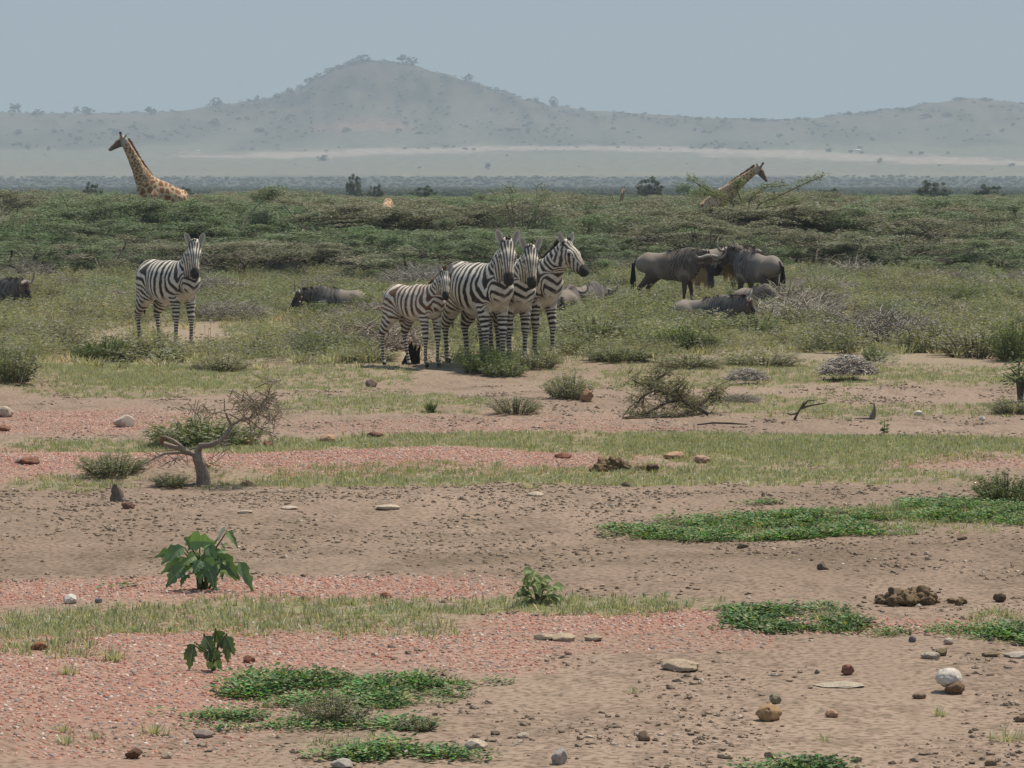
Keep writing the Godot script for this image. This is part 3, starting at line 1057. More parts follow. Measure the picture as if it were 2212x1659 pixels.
func build_gnu(s: Dictionary):
	var o := thing("wildebeest", s.where, s.label, "wildebeest", "wildebeest resting among the herbs", s.turn, s.scale)
	var mb: MB = s.mb
	var rng := rng_of(1500 + s.seed)
	for q in [-1, 1]:
		add_ear(mb, s.h0 + s.hl * 0.08 * q + s.hd * 0.03, (s.hl * q + Vector3.DOWN * 0.22 - s.hd * 0.05).normalized(), (s.hu * 0.6 + s.hd * 0.6).normalized(), 0.17, 0.07, Color(0.30, 0.24, 0.19), Color(0.19, 0.14, 0.11), Color(0.22, 0.17, 0.14))
	part("body", mb.mesh(M.fur), o)
	var lift := (s.hu * 0.55 + Vector3.UP * 0.75 - s.hd * 0.25).normalized() as Vector3
	for q in [-1, 1]:
		var hm := MB.new()
		var pts: Array = []
		var rad: Array = []
		for e in [[0.015, 0.055, 0.042], [0.08, 0.05, 0.038], [0.15, 0.028, 0.032], [0.215, 0.025, 0.028], [0.265, 0.06, 0.024], [0.285, 0.12, 0.02], [0.27, 0.18, 0.016], [0.235, 0.23, 0.011], [0.20, 0.255, 0.004]]:
			pts.append(s.h0 + s.hl * e[0] * q * s.horn + lift * (e[1] * s.horn + 0.02))
			rad.append(e[2] * 1.1)
		hm.tube(pts, rad, 8, Color(0.27, 0.24, 0.21) if not s.get("pale_horn", false) else Color(0.42, 0.38, 0.33))
		part("horn", hm.mesh(M.horn), o)
	# black mane that hangs from the neck and the hump
	var mane := MB.new()
	for i in 300:
		var t := rng.randf()
		var c: Vector3
		var lat: Vector3 = Vector3.RIGHT
		if t < 0.55:
			c = (s.poll as Vector3).lerp(s.nb, t / 0.55) + Vector3.UP * lerpf(0.095, 0.19, t / 0.55)
			lat = (s.hl as Vector3).lerp(Vector3.RIGHT, t / 0.55)
		else:
			c = (s.nb + Vector3(0, 0.19, 0)).lerp(Vector3(0, 1.20 + s.dy, 0.0), (t - 0.55) / 0.45)
		var side := -1.0 if rng.randf() < 0.5 else 1.0
		mane.blade(c + lat * side * rng.randf() * 0.02, (Vector3.UP * rng.randf_range(0.1, 0.7) + lat * side * rng.randf_range(0.1, 0.6) - Vector3.BACK * 0.4).normalized(), Vector3.BACK, rng.randf_range(0.10, 0.2), 0.018, Vector3.DOWN * rng.randf_range(0.3, 1.0), Color(0.024, 0.020, 0.018).lerp(Color(0.07, 0.05, 0.04), rng.randf() * 0.7))
	part("mane", mane.mesh(M.hair), o)
	# pale beard under chin and throat
	var beard := MB.new()
	for i in 420:
		var t := rng.randf()
		var chin: Vector3 = s.h0 + s.hd * 0.30 - s.hu * 0.10
		var throat: Vector3 = s.nb + Vector3(0, -0.20, 0.02)
		var c: Vector3 = chin.lerp(s.nm + Vector3(0, -0.15, 0), t * 2.0) if t < 0.5 else (s.nm + Vector3(0, -0.15, 0)).lerp(throat, (t - 0.5) * 2.0)
		c += s.hl * rng.randf_range(-0.055, 0.055) + Vector3(0, 0.03, 0)
		var tone := rng.randf()
		var col: Color = Color(0.50, 0.37, 0.20).lerp(Color(0.34, 0.23, 0.12), tone) if not s.get("grey", false) or not s.lying else Color(0.34, 0.30, 0.25).lerp(Color(0.12, 0.10, 0.085), tone)
		beard.blade(c, (Vector3.DOWN + Vector3(rng.randf_range(-0.16, 0.16), 0, rng.randf_range(-0.16, 0.16))).normalized(), s.hl, rng.randf_range(0.20, 0.40) * s.get("beard", 1.0), 0.016, Vector3.ZERO, col)
	part("beard", beard.mesh(M.hair), o)
	var tail := MB.new()
	var root := Vector3(0, 1.0 + s.dy, -0.76)
	var low := 0.35 if not s.lying else 0.08
	tail.tube([root + Vector3(0, 0.05, 0.06), root + Vector3(0, -0.08, -0.03), root + Vector3(0.01, -0.3 if not s.lying else -0.25, -0.06)], [0.035, 0.03, 0.02], 7, Color(0.05, 0.04, 0.036))
	for j in 130:
		var a := rng.randf() * TAU
		var y := rng.randf_range(-0.28, -0.02) if not s.lying else rng.randf_range(-0.22, -0.02)
		tail.blade(root + Vector3(cos(a) * 0.02, y, -0.05 + sin(a) * 0.02), Vector3(cos(a) * 0.12, -1, sin(a) * 0.12).normalized(), Vector3(sin(a), 0, cos(a)), minf(rng.randf_range(0.25, 0.45), root.y + y - low * 0.4), 0.015, Vector3.ZERO, Color(0.018, 0.016, 0.016))
	part("tail", tail.mesh(M.hair), o)
	for q in [-1, 1]:
		add_eye(o, s.h0 + s.hd * 0.13 + s.hl * 0.083 * q + s.hu * 0.035, 0.018)

# ---- giraffe
func giraffe_bones(s: Dictionary) -> Array:
	var B := []
	B.append(bone(Vector3(0, 2.36, 0.45), Vector3(0, 2.18, -0.05), 0.40, 0.40, 0.10, 0, 0, Vector3.RIGHT, 0.72))
	B.append(bone(Vector3(0, 2.18, -0.05), Vector3(0, 2.10, -0.60), 0.40, 0.31, 0.10, 0, 0, Vector3.RIGHT, 0.78))
	B.append(bone(Vector3(0, 2.62, 0.40), Vector3(0, 2.42, -0.1), 0.17, 0.15, 0.14))
	B.append(bone(Vector3(0, 2.2, 0.62), Vector3(0, 2.0, 0.45), 0.26, 0.24, 0.10, 0, 0, Vector3.RIGHT, 0.8))
	var nb := Vector3(0, 2.52, 0.58)
	var d1 := aim(s.neck_yaw * 0.5, s.neck_up)
	var d2 := aim(s.neck_yaw, s.neck_up)
	var nm := nb + d1 * 0.85
	var poll := nm + d2 * 0.85
	head_axes(s)
	s.nb = nb; s.nm = nm; s.poll = poll
	var l1 := Vector3(cos(s.neck_yaw * 0.5), 0, -sin(s.neck_yaw * 0.5))
	B.append(bone(nb, nb + d1 * 0.35, 0.36, 0.28, 0.14, 1, 1.3, l1, 0.66))
	B.append(bone(nb + d1 * 0.30, nm, 0.285, 0.195, 0.08, 1.3, 1.7, l1, 0.7))
	B.append(bone(nm, poll, 0.195, 0.130, 0.06, 1.7, 2.2, s.hl, 0.75))
	var h: Vector3 = poll + s.hd * 0.03 + s.hu * 0.02
	s.h0 = h
	var hd: Vector3 = s.hd
	var hu: Vector3 = s.hu
	B.append(bone(h, h + hd * 0.16, 0.125, 0.115, 0.05, 3, 3, s.hl, 0.9))
	B.append(bone(h + hd * 0.16, h + hd * 0.42 - hu * 0.03, 0.11, 0.066, 0.05, 3, 4, s.hl, 0.8))
	B.append(bone(h + hd * 0.42 - hu * 0.03, h + hd * 0.54 - hu * 0.06, 0.062, 0.058, 0.03, 4, 5, s.hl, 1.0))
	B.append(bone(h + hd * 0.05 - hu * 0.10, h + hd * 0.48 - hu * 0.085, 0.08, 0.042, 0.05, 3, 4.5, s.hl, 0.8))
	for q in [-1, 1]:
		B.append(bone(h + hd * 0.03 + s.hl * 0.055 * q + hu * 0.07, h - hd * 0.04 + s.hl * 0.075 * q + hu * 0.27, 0.038, 0.032, 0.03, 3, 6))
		B.append(bone(h - hd * 0.035 + s.hl * 0.074 * q + hu * 0.25, h - hd * 0.04 + s.hl * 0.075 * q + hu * 0.28, 0.036, 0.038, 0.02, 7, 7))
		B.append(bone(Vector3(0.2 * q, 2.15, 0.46), Vector3(0.19 * q, 1.65, 0.44), 0.20, 0.135, 0.08, 0, 0, Vector3.RIGHT, 0.8))
		B.append(bone(Vector3(0.19 * q, 1.65, 0.44), Vector3(0.17 * q, 0.98, 0.46), 0.125, 0.08, 0.04))
		B.append(bone(Vector3(0.17 * q, 0.98, 0.46), Vector3(0.16 * q, 0.18, 0.46), 0.07, 0.05, 0.03, 0, -1))
		B.append(bone(Vector3(0.16 * q, 0.17, 0.46), Vector3(0.16 * q, 0.05, 0.50), 0.055, 0.075, 0.03, -1, -1))
		B.append(bone(Vector3(0.16 * q, 2.05, -0.52), Vector3(0.18 * q, 1.62, -0.45), 0.26, 0.17, 0.08, 0, 0, Vector3.RIGHT, 0.8))
		B.append(bone(Vector3(0.18 * q, 1.62, -0.45), Vector3(0.15 * q, 1.02, -0.70), 0.15, 0.08, 0.05))
		B.append(bone(Vector3(0.15 * q, 1.02, -0.70), Vector3(0.14 * q, 0.18, -0.64), 0.068, 0.05, 0.03, 0, -1))
		B.append(bone(Vector3(0.14 * q, 0.17, -0.64), Vector3(0.14 * q, 0.05, -0.60), 0.055, 0.075, 0.03, -1, -1))
	B.append(bone(Vector3(0, 2.15, -0.86), Vector3(0, 1.4, -0.98), 0.05, 0.025, 0.04))
	return B

func giraffe_colour(p: Vector3, _n: Vector3, ph: float, s: Dictionary) -> Color:
	var fine := 1.0 if ph < 0.6 else lerpf(1.0, 1.45, clampf(ph - 0.6, 0, 1.4))
	var k := 5.0 * fine
	var wx := noise_b.get_noise_3d(p.x * 2.0, p.y * 2.0, p.z * 2.0) * 0.35
	var e := cells.get_noise_3d(p.x * k + wx + s.seed * 9.0, p.y * k * 0.85 + wx, p.z * k)
	var patch_c := Color(0.20, 0.082, 0.034).lerp(Color(0.29, 0.135, 0.06), clampf(0.5 + noise_c.get_noise_3d(p.x, p.y, p.z), 0, 1))
	var cream := Color(0.54, 0.41, 0.26)
	var c := cream.lerp(patch_c, smoothstep(-0.86, -0.79, e))
	if ph > 5.4:
		c = Color(0.05, 0.035, 0.028) if ph > 6.1 else Color(0.26, 0.16, 0.09)
	elif ph > 2.35:
		var u: float = (p - s.h0).dot(s.hd)
		var w: float = (p - s.h0).dot(s.hu)
		c = Color(0.42, 0.38, 0.33).lerp(Color(0.14, 0.105, 0.08), smoothstep(0.04, 0.16, u + w * 0.2))
		if w > 0.03:
			c = c.lerp(Color(0.25, 0.155, 0.09), 0.7)
		if u > 0.46:
			c = Color(0.20, 0.15, 0.115)
	if ph < -0.3:
		c = c.lerp(cream, clampf(-ph, 0, 1))
	return c

func build_giraffe(s: Dictionary):
	var o := thing("giraffe", s.where, s.label, "giraffe", "giraffes browsing in the thicket", s.turn, s.scale)
	var mb: MB = s.mb
	var rng := rng_of(1900 + s.seed)
	for q in [-1, 1]:
		add_ear(mb, s.h0 + s.hl * 0.10 * q + s.hu * 0.05 - s.hd * 0.03, (s.hl * q * 0.9 - s.hd * 0.35 + Vector3.UP * 0.35).normalized(), (s.hd + s.hu * 0.3).normalized(), 0.24, 0.10, Color(0.60, 0.57, 0.52), Color(0.52, 0.48, 0.43), Color(0.55, 0.50, 0.44))
	part("body", mb.mesh(M.fur), o)
	var mane := MB.new()
	for i in 400:
		var t := rng.randf()
		var c: Vector3
		var r: float
		var d: Vector3
		if t < 0.5:
			c = (s.poll as Vector3).lerp(s.nm, t * 2.0); r = lerpf(0.125, 0.195, t * 2.0); d = (s.nm - s.poll).normalized()
		else:
			c = (s.nm as Vector3).lerp(s.nb, (t - 0.5) * 2.0); r = lerpf(0.195, 0.32, (t - 0.5) * 2.0); d = (s.nb - s.nm).normalized()
		var lat := (s.hl as Vector3).lerp(Vector3.RIGHT, t).normalized()
		var back := lat.cross(d).normalized()
		if back.dot(Vector3.UP - s.hd * 0.5) < 0.0:
			back = -back
		mane.blade(c + back * r * 0.9 + lat * rng.randf_range(-0.02, 0.02), (back + d * 0.3).normalized(), d, rng.randf_range(0.07, 0.12), 0.03, Vector3.ZERO, Color(0.23, 0.09, 0.045))
	part("mane", mane.mesh(M.hair), o)
	for q in [-1, 1]:
		add_eye(o, s.h0 + s.hd * 0.15 + s.hl * 0.10 * q + s.hu * 0.045, 0.028)

var herd: Array = []

func _grow(i: int):
	var s: Dictionary = herd[i]
	var bones: Array
	match s.kind:
		"zebra": bones = zebra_bones(s)
		"gnu": bones = gnu_bones(s)
		"giraffe": bones = giraffe_bones(s)
	s.skin = skin(bones, s.cell, s.finer)
	s.mb = body_mb(s, s.kind)

# forward: distance of the fore feet ahead of the root
func stand(ux: float, uy: float, turn_deg: float, ahead: float) -> Vector3:
	var p := at(ux, uy)
	var t := deg_to_rad(turn_deg)
	return on_ground(p - Vector3(sin(t), 0, cos(t)) * ahead)

func make_animals():
	var z := func(label: String, ux: float, uy: float, turn: float, scl: float, d: Dictionary) -> Dictionary:
		var s := {"kind": "zebra", "cell": 0.018, "finer": 1, "label": label, "turn": deg_to_rad(turn), "scale": scl, "seed": herd.size() + 1, "neck_yaw": -0.3, "neck_up": 0.95, "head_yaw": -deg_to_rad(turn), "head_down": 1.02, "legs": [0.02, -0.03, 0.03, -0.08]}
		s.merge(d, true)
		s.where = stand(ux, uy, turn, 0.36 * scl)
		herd.append(s)
		return s
	z.call("lone adult zebra at left, facing the camera, standing away from the group", 397, 749, 41, 0.985, {"neck_up": 1.10, "neck_yaw": 0.12, "head_yaw": deg_to_rad(-36), "legs": [0.05, -0.06, 0.10, -0.14]})
	z.call("brown striped zebra foal with fuzzy reddish mane, left of the adult group", 932, 794, 44, 0.80, {"foal": true, "neck_up": 0.98, "neck_yaw": 0.05, "head_yaw": deg_to_rad(-36), "legs": [0.03, -0.03, 0.22, -0.16]})
	z.call("full-bellied adult zebra facing the camera, front of the group beside the foal", 1066, 793, 31, 1.02, {"neck_up": 1.08, "neck_yaw": 0.22, "head_yaw": deg_to_rad(-27), "legs": [0.05, -0.02, 0.05, -0.10]})
	z.call("zebra squeezed between two adults, only its head, chest and forelegs clear", 1118, 782, 24, 0.95, {"neck_up": 1.02, "neck_yaw": 0.35, "head_yaw": deg_to_rad(-20), "legs": [0.0, -0.05, 0.0, -0.1]})
	z.call("adult zebra at right of the group with its head turned right in profile", 1174, 774, 38, 1.0, {"neck_up": 0.84, "neck_yaw": 0.30, "head": 0.98, "head_yaw": deg_to_rad(8), "head_down": 0.70, "legs": [0.06, -0.06, 0.02, -0.1]})
	var g := func(label: String, ux: float, uy: float, turn: float, scl: float, d: Dictionary) -> Dictionary:
		var s := {"kind": "gnu", "cell": 0.024, "finer": 0, "label": label, "turn": deg_to_rad(turn), "scale": scl, "seed": herd.size() + 1, "neck_yaw": 0.0, "neck_up": 0.25, "head_yaw": 0.0, "head_down": 1.15, "legs": [0.05, -0.08, 0.08, -0.1], "lying": false, "horn": 1.0}
		s.merge(d, true)
		s.where = stand(ux, uy, turn, 0.0)
		herd.append(s)
		return s
	g.call("standing brown wildebeest with tan beard, facing right, head turned to camera", 1450, 670, 74, 0.94, {"neck_yaw": -0.55, "head_yaw": deg_to_rad(-62), "neck_up": 0.05, "head_down": 1.28, "horn": 1.15})
	g.call("standing grey wildebeest seen from behind, black tail toward the right edge", 1634, 677, -143, 0.92, {"grey": true, "neck_yaw": 0.25, "head_yaw": 0.3, "neck_up": 0.48, "head_down": 0.95, "horn": 1.2})
	g.call("pale grey wildebeest lying in the herbs in front of the standing pair", 1526, 714, 70, 0.8, {"lying": true, "grey": true, "neck_up": 0.30, "head_yaw": 0.25, "head_down": 1.2, "pale_horn": true, "beard": 0.6})
	g.call("wildebeest lying behind the legs of the grey standing one, muzzle to the right", 1634, 684, 28, 0.85, {"lying": true, "neck_up": -0.25, "head_yaw": 0.3, "head_down": 1.2, "beard": 0.6})
	g.call("brown wildebeest lying just right of the zebra group, back to the camera", 1226, 692, 170, 0.86, {"lying": true, "neck_up": 0.1, "beard": 0.6})
	g.call("grey humped wildebeest lying behind the brown one right of the zebras", 1266, 680, 150, 0.86, {"lying": true, "grey": true, "neck_up": 0.0, "beard": 0.6})
	g.call("wildebeest lying at the far left edge, only its horned head and shoulder in view", -22, 674, 62, 0.95, {"lying": true, "grey": true, "neck_up": 0.25, "neck_yaw": 0.1, "head_yaw": 0.15, "head_down": 1.25, "beard": 0.7})
	g.call("dark wildebeest lying left of the foal with its head toward the left", 728, 684, -78, 0.80, {"lying": true, "grey": true, "neck_up": 0.15, "head_yaw": 0.1, "head_down": 1.05, "beard": 0.6})
	g.call("tan-backed wildebeest standing behind the standing pair, mostly hidden", 1556, 656, 118, 0.97, {"neck_up": 0.1, "head_yaw": 0.2})
	var r := func(label: String, where: Vector3, turn: float, scl: float, d: Dictionary) -> Dictionary:
		var s := {"kind": "giraffe", "cell": 0.045, "finer": 1, "label": label, "turn": deg_to_rad(turn), "scale": scl, "seed": herd.size() + 1, "neck_yaw": 0.0, "neck_up": 1.15, "head_yaw": 0.0, "head_down": 0.35, "where": on_ground(where)}
		s.merge(d, true)
		herd.append(s)
		return s
	r.call("tall giraffe at left with its long patterned neck high above the thicket", deep(352, 406, 108.0), -62, 0.985, {"neck_up": 1.08, "head_yaw": -0.2, "head_down": 0.5})
	r.call("browsing giraffe at right, head lowered among long thorny branches", deep(1546, 406, 106.0), 32, 0.86, {"neck_up": 0.66, "neck_yaw": 0.75, "head_yaw": 0.75, "head_down": 0.85})
	r.call("distant young giraffe with only its pale head above the bushes", deep(1330, 406, 128.0), 20, 0.57, {"neck_up": 1.05, "head_yaw": -0.6, "head_down": 0.3})
	r.call("giraffe mostly hidden by bushes, only its orange-brown flank visible", deep(834, 406, 110.0), 172, 0.72, {"neck_up": -0.35, "head_down": 1.2})
	var job := WorkerThreadPool.add_group_task(_grow, herd.size(), -1, true)
	WorkerThreadPool.wait_for_group_task_completion(job)
	for s in herd:
		match s.kind:
			"zebra": build_zebra(s)
			"gnu": build_gnu(s)
			"giraffe": build_giraffe(s)

# ---------------------------------------------------------------- shrubs and trees
func leaf_card(mb: MB, c: Vector3, rng: RandomNumberGenerator, size: float, col: Color, flat := 0.6):
	var a := rng.randf() * TAU
	var t := Vector3(cos(a), rng.randf_range(-0.7, 0.7) * (1.0 - flat * 0.6), sin(a)).normalized()
	var s := t.cross(Vector3(rng.randf_range(-1, 1), rng.randf_range(0.2, 1.0) / (1.05 - flat), rng.randf_range(-1, 1))).normalized()
	var l := size * rng.randf_range(0.7, 1.3)
	var w := l * rng.randf_range(0.24, 0.4)
	mb.quad(c - t * l * 0.5, c + s * w * 0.5, c + t * l * 0.5, c - s * w * 0.5, col)

# thorn bush of unit-ish size: spreading stems that carry flat pads of small leaves
func thorn_bush(sd: int, w: float, h: float, pads: int, leaves: int, lsize: float, tones: Array, airy := 1.0, umbrella := false) -> Array:
	var rng := rng_of(sd)
	var wood := MB.new()
	var crown := MB.new()
	var bark := Color(0.13, 0.108, 0.09)
	var stems := rng.randi_range(4, 6)
	var tips: Array = []
	for i in stems:
		var a := TAU * (i + rng.randf_range(-0.3, 0.3)) / stems
		var reach := w * 0.5 * rng.randf_range(0.35, 0.7)
		var p0 := Vector3(cos(a) * 0.06, -0.05, sin(a) * 0.06)
		var p1 := Vector3(cos(a) * reach * 0.4, h * rng.randf_range(0.25, 0.4), sin(a) * reach * 0.4)
		var p2 := Vector3(cos(a) * reach, h * rng.randf_range(0.4, 0.6), sin(a) * reach)
		wood.tube([p0, p1, p2], [0.034 * w / 3.0, 0.024 * w / 3.0, 0.012 * w / 3.0], 5, bark, 0.2, sd + i)
		for j in int(ceil(float(pads) / stems)):
			var b := a + rng.randf_range(-0.9, 0.9)
			var rr := w * 0.5 * sqrt(rng.randf_range(0.02, 1.0)) * 0.88
			var hh := h * (0.10 + 0.80 * pow(rng.randf(), 0.75)) * (1.0 - 0.42 * pow(rr / (w * 0.5), 2.0))
			if umbrella:  # layered flat crown above an open, shaded stem
				hh = h * (0.52 + 0.42 * pow(rng.randf(), 0.7)) * (1.0 - 0.16 * pow(rr / (w * 0.5), 2.0))
			var tip := Vector3(cos(b) * rr, hh, sin(b) * rr)
			var from := p1.lerp(p2, rng.randf())
			wood.tube([from, from.lerp(tip, 0.55) + Vector3(0, 0.06, 0), tip], [0.012 * w / 3.0, 0.009 * w / 3.0, 0.004], 4, bark.lerp(Color(0.2, 0.175, 0.15), rng.randf() * 0.5), 0.2, sd + j)
			tips.append(tip)
	for t in tips:
		var r: float = w * rng.randf_range(0.08, 0.15)
		var th: float = r * (rng.randf_range(0.30, 0.55) if not umbrella else rng.randf_range(0.16, 0.32))
		if umbrella: r *= 1.25
		var tone: Color = tones[rng.randi() % tones.size()]
		tone = tone.lerp(tones[rng.randi() % tones.size()], rng.randf() * 0.6)
		var tilt := Vector3(rng.randf_range(-0.25, 0.25), 0, rng.randf_range(-0.25, 0.25))
		# twigs that show between the leaves
		for j in 4:
			var a2 := rng.randf() * TAU
			var q: Vector3 = t + Vector3(cos(a2) * r, rng.randf_range(0.0, 0.12), sin(a2) * r)
			wood.tube([t, q], [0.006, 0.003], 3, Color(0.15, 0.125, 0.10), 0.0, 1, false)
		var cnt := int(leaves / float(tips.size()) * rng.randf_range(0.6, 1.4) * airy)
		for j in cnt:
			var a3 := rng.randf() * TAU
			var q2 := pow(rng.randf(), 0.6) * r
			var lump := 0.7 + 0.3 * sin(a3 * 3.0 + r * 40.0)
			var x := cos(a3) * q2 * lump
			var zz := sin(a3) * q2 * lump
			var c: Vector3 = t + Vector3(x, x * tilt.x + zz * tilt.z + rng.randf_range(-1, 1) * th * (1.15 - q2 / r * 0.7), zz)
			if c.y < 0.04:
				c.y = 0.04 + rng.randf() * 0.1
			leaf_card(crown, c, rng, lsize, tone * rng.randf_range(0.72, 1.25), 0.72)
	return [wood.mesh(M.twig), crown.mesh(M.thorn_leaf)]

# heap or bush of bare grey twigs
func twig_heap(sd: int, w: float, h: float, twigs: int, tones: Array, leaves := 0, leaf_tones: Array = [], thick := 1.0) -> Array:
	var rng := rng_of(sd)
	var wood := MB.new()
	var crown := MB.new()
	for i in twigs:
		var a := rng.randf() * TAU
		var rr := sqrt(rng.randf()) * w * 0.42
		var top := h * (1.0 - 0.75 * pow(rr / (w * 0.5), 2.0)) * rng.randf_range(0.25, 1.0)
		var p := Vector3(cos(a) * rr, top * rng.randf_range(0.1, 0.7), sin(a) * rr)
		if thick > 1.5:  # closely woven mound
			p.y = h * (1.0 - 0.8 * pow(rr / (w * 0.5), 2.0)) * rng.randf_range(0.55, 0.9)
		var b := rng.randf() * TAU
		var d := Vector3(cos(b), rng.randf_range(-0.25, 0.9) if thick < 1.5 else rng.randf_range(-0.35, 0.25), sin(b)).normalized()
		var l := w * rng.randf_range(0.08, 0.2)
		var q := p + d * l
		q.y = maxf(q.y, 0.01)
		var m := (p + q) * 0.5 + Vector3(rng.randf_range(-1, 1), rng.randf_range(-0.3, 1), rng.randf_range(-1, 1)) * l * 0.15
		m.y = maxf(m.y, 0.01)
		var col: Color = tones[rng.randi() % tones.size()] * rng.randf_range(0.7, 1.25)
		wood.tube([p, m, q], [0.009 * thick, 0.007 * thick, 0.003 * thick], 3, col, 0.0, 1, false)
		for j in leaves:
			leaf_card(crown, p.lerp(q, rng.randf()) + Vector3(rng.randf_range(-1, 1), rng.randf_range(-1, 1), rng.randf_range(-1, 1)) * 0.02, rng, 0.045, leaf_tones[rng.randi() % leaf_tones.size()] * rng.randf_range(0.7, 1.25), 0.3)
	return [wood.mesh(M.twig), crown.mesh(M.leaf) if leaves else null]

# leafy low shrub: upright stems with leaves all along
func herb_shrub(sd: int, w: float, h: float, stems: int, per: int, lsize: float, tones: Array) -> Array:
	var rng := rng_of(sd)
	var wood := MB.new()
	var crown := MB.new()
	for i in stems:
		var a := rng.randf() * TAU
		var rr := sqrt(rng.randf()) * w * 0.5
		var root := Vector3(cos(a) * rr * 0.55, 0, sin(a) * rr * 0.55)
		var top := Vector3(cos(a) * rr, h * (1.0 - 0.5 * pow(rr / (w * 0.5), 2.0)) * rng.randf_range(0.6, 1.0), sin(a) * rr)
		wood.tube([root, root.lerp(top, 0.5) + Vector3(0, h * 0.08, 0), top], [0.006, 0.005, 0.002], 3, Color(0.17, 0.15, 0.10), 0.0, 1, false)
		var tone: Color = tones[rng.randi() % tones.size()]
		for j in per:
			var t := rng.randf_range(0.12, 1.05)
			var c := root.lerp(top, t) + Vector3(rng.randf_range(-1, 1), rng.randf_range(-0.5, 1), rng.randf_range(-1, 1)) * lsize * 0.9
			c.y = maxf(c.y, 0.01)
			leaf_card(crown, c, rng, lsize, tone * rng.randf_range(0.72, 1.25), 0.2)
	return [wood.mesh(M.twig), crown.mesh(M.leaf)]

func place_shrub(proto: Array, called: String, where: Vector3, sx: float, sy: float, turn: float, label: String, category: String, group := "") -> Node3D:
	var o := thing(called, where, label, category, group, turn)
	o.scale = Vector3(sx, sy, sx)
	part("stem", proto[0], o)
	if proto[1]:
		part("crown", proto[1], o)
	return o

var OLIVE := [Color(0.196, 0.245, 0.146), Color(0.163, 0.218, 0.124), Color(0.228, 0.266, 0.168), Color(0.184, 0.229, 0.150), Color(0.168, 0.236, 0.116)]
var DUSTY := [Color(0.245, 0.240, 0.175), Color(0.205, 0.205, 0.145), Color(0.28, 0.262, 0.20)]
var GREYT := [Color(0.33, 0.30, 0.25), Color(0.26, 0.23, 0.19), Color(0.40, 0.365, 0.31)]
var FRESH := [Color(0.205, 0.240, 0.135), Color(0.235, 0.258, 0.16), Color(0.18, 0.212, 0.12)]
var SAGE := [Color(0.315, 0.305, 0.235), Color(0.27, 0.265, 0.20), Color(0.36, 0.345, 0.275)]

var thorns: Array = []
var heaps: Array = []
var herbs: Array = []

func make_protos():
	for i in 14:
		var tones: Array = OLIVE
		if i in [3, 9, 12, 13]: tones = DUSTY
		if i in [5, 10]: tones = FRESH + OLIVE
		if i in [7]: tones = DUSTY + OLIVE + GREYT
		thorns.append(thorn_bush(100 + i, 3.6, 1.9, 36 if i % 2 else 27, 15000, 0.066, tones, 1.0, i % 3 == 0))
	for i in 3:
		heaps.append(twig_heap(200 + i, 2.0, 0.7, 1500, GREYT, 1, DUSTY))
	heaps.append(twig_heap(210, 2.0, 0.75, 1500, [Color(0.44, 0.40, 0.345), Color(0.35, 0.315, 0.27), Color(0.51, 0.465, 0.41)], 0, [], 2.2))
	herbs.append(herb_shrub(300, 1.0, 0.5, 130, 22, 0.05, SAGE))
	herbs.append(herb_shrub(301, 1.0, 0.55, 120, 24, 0.05, SAGE + FRESH))
	herbs.append(herb_shrub(302, 1.0, 0.5, 120, 24, 0.055, FRESH))
	herbs.append(herb_shrub(303, 1.0, 0.6, 110, 18, 0.05, DUSTY + SAGE))
	herbs.append(herb_shrub(304, 1.0, 0.5, 130, 22, 0.05, [Color(0.11, 0.15, 0.06), Color(0.14, 0.18, 0.075)]))

# how high the thicket's tops reach along the view
func crown_line(ux: float) -> float:
	var line := [[-200, 400], [240, 403], [300, 414], [470, 414], [505, 398], [650, 400], [700, 419], [1030, 419], [1065, 404], [1200, 404], [1260, 419], [1480, 417], [1510, 407], [1740, 407], [1800, 417], [2500, 415]]
	for i in line.size() - 1:
		if ux <= line[i + 1][0]:
			return lerpf(line[i][1], line[i + 1][1], clampf((ux - line[i][0]) / float(line[i + 1][0] - line[i][0]), 0, 1))
	return 415.0

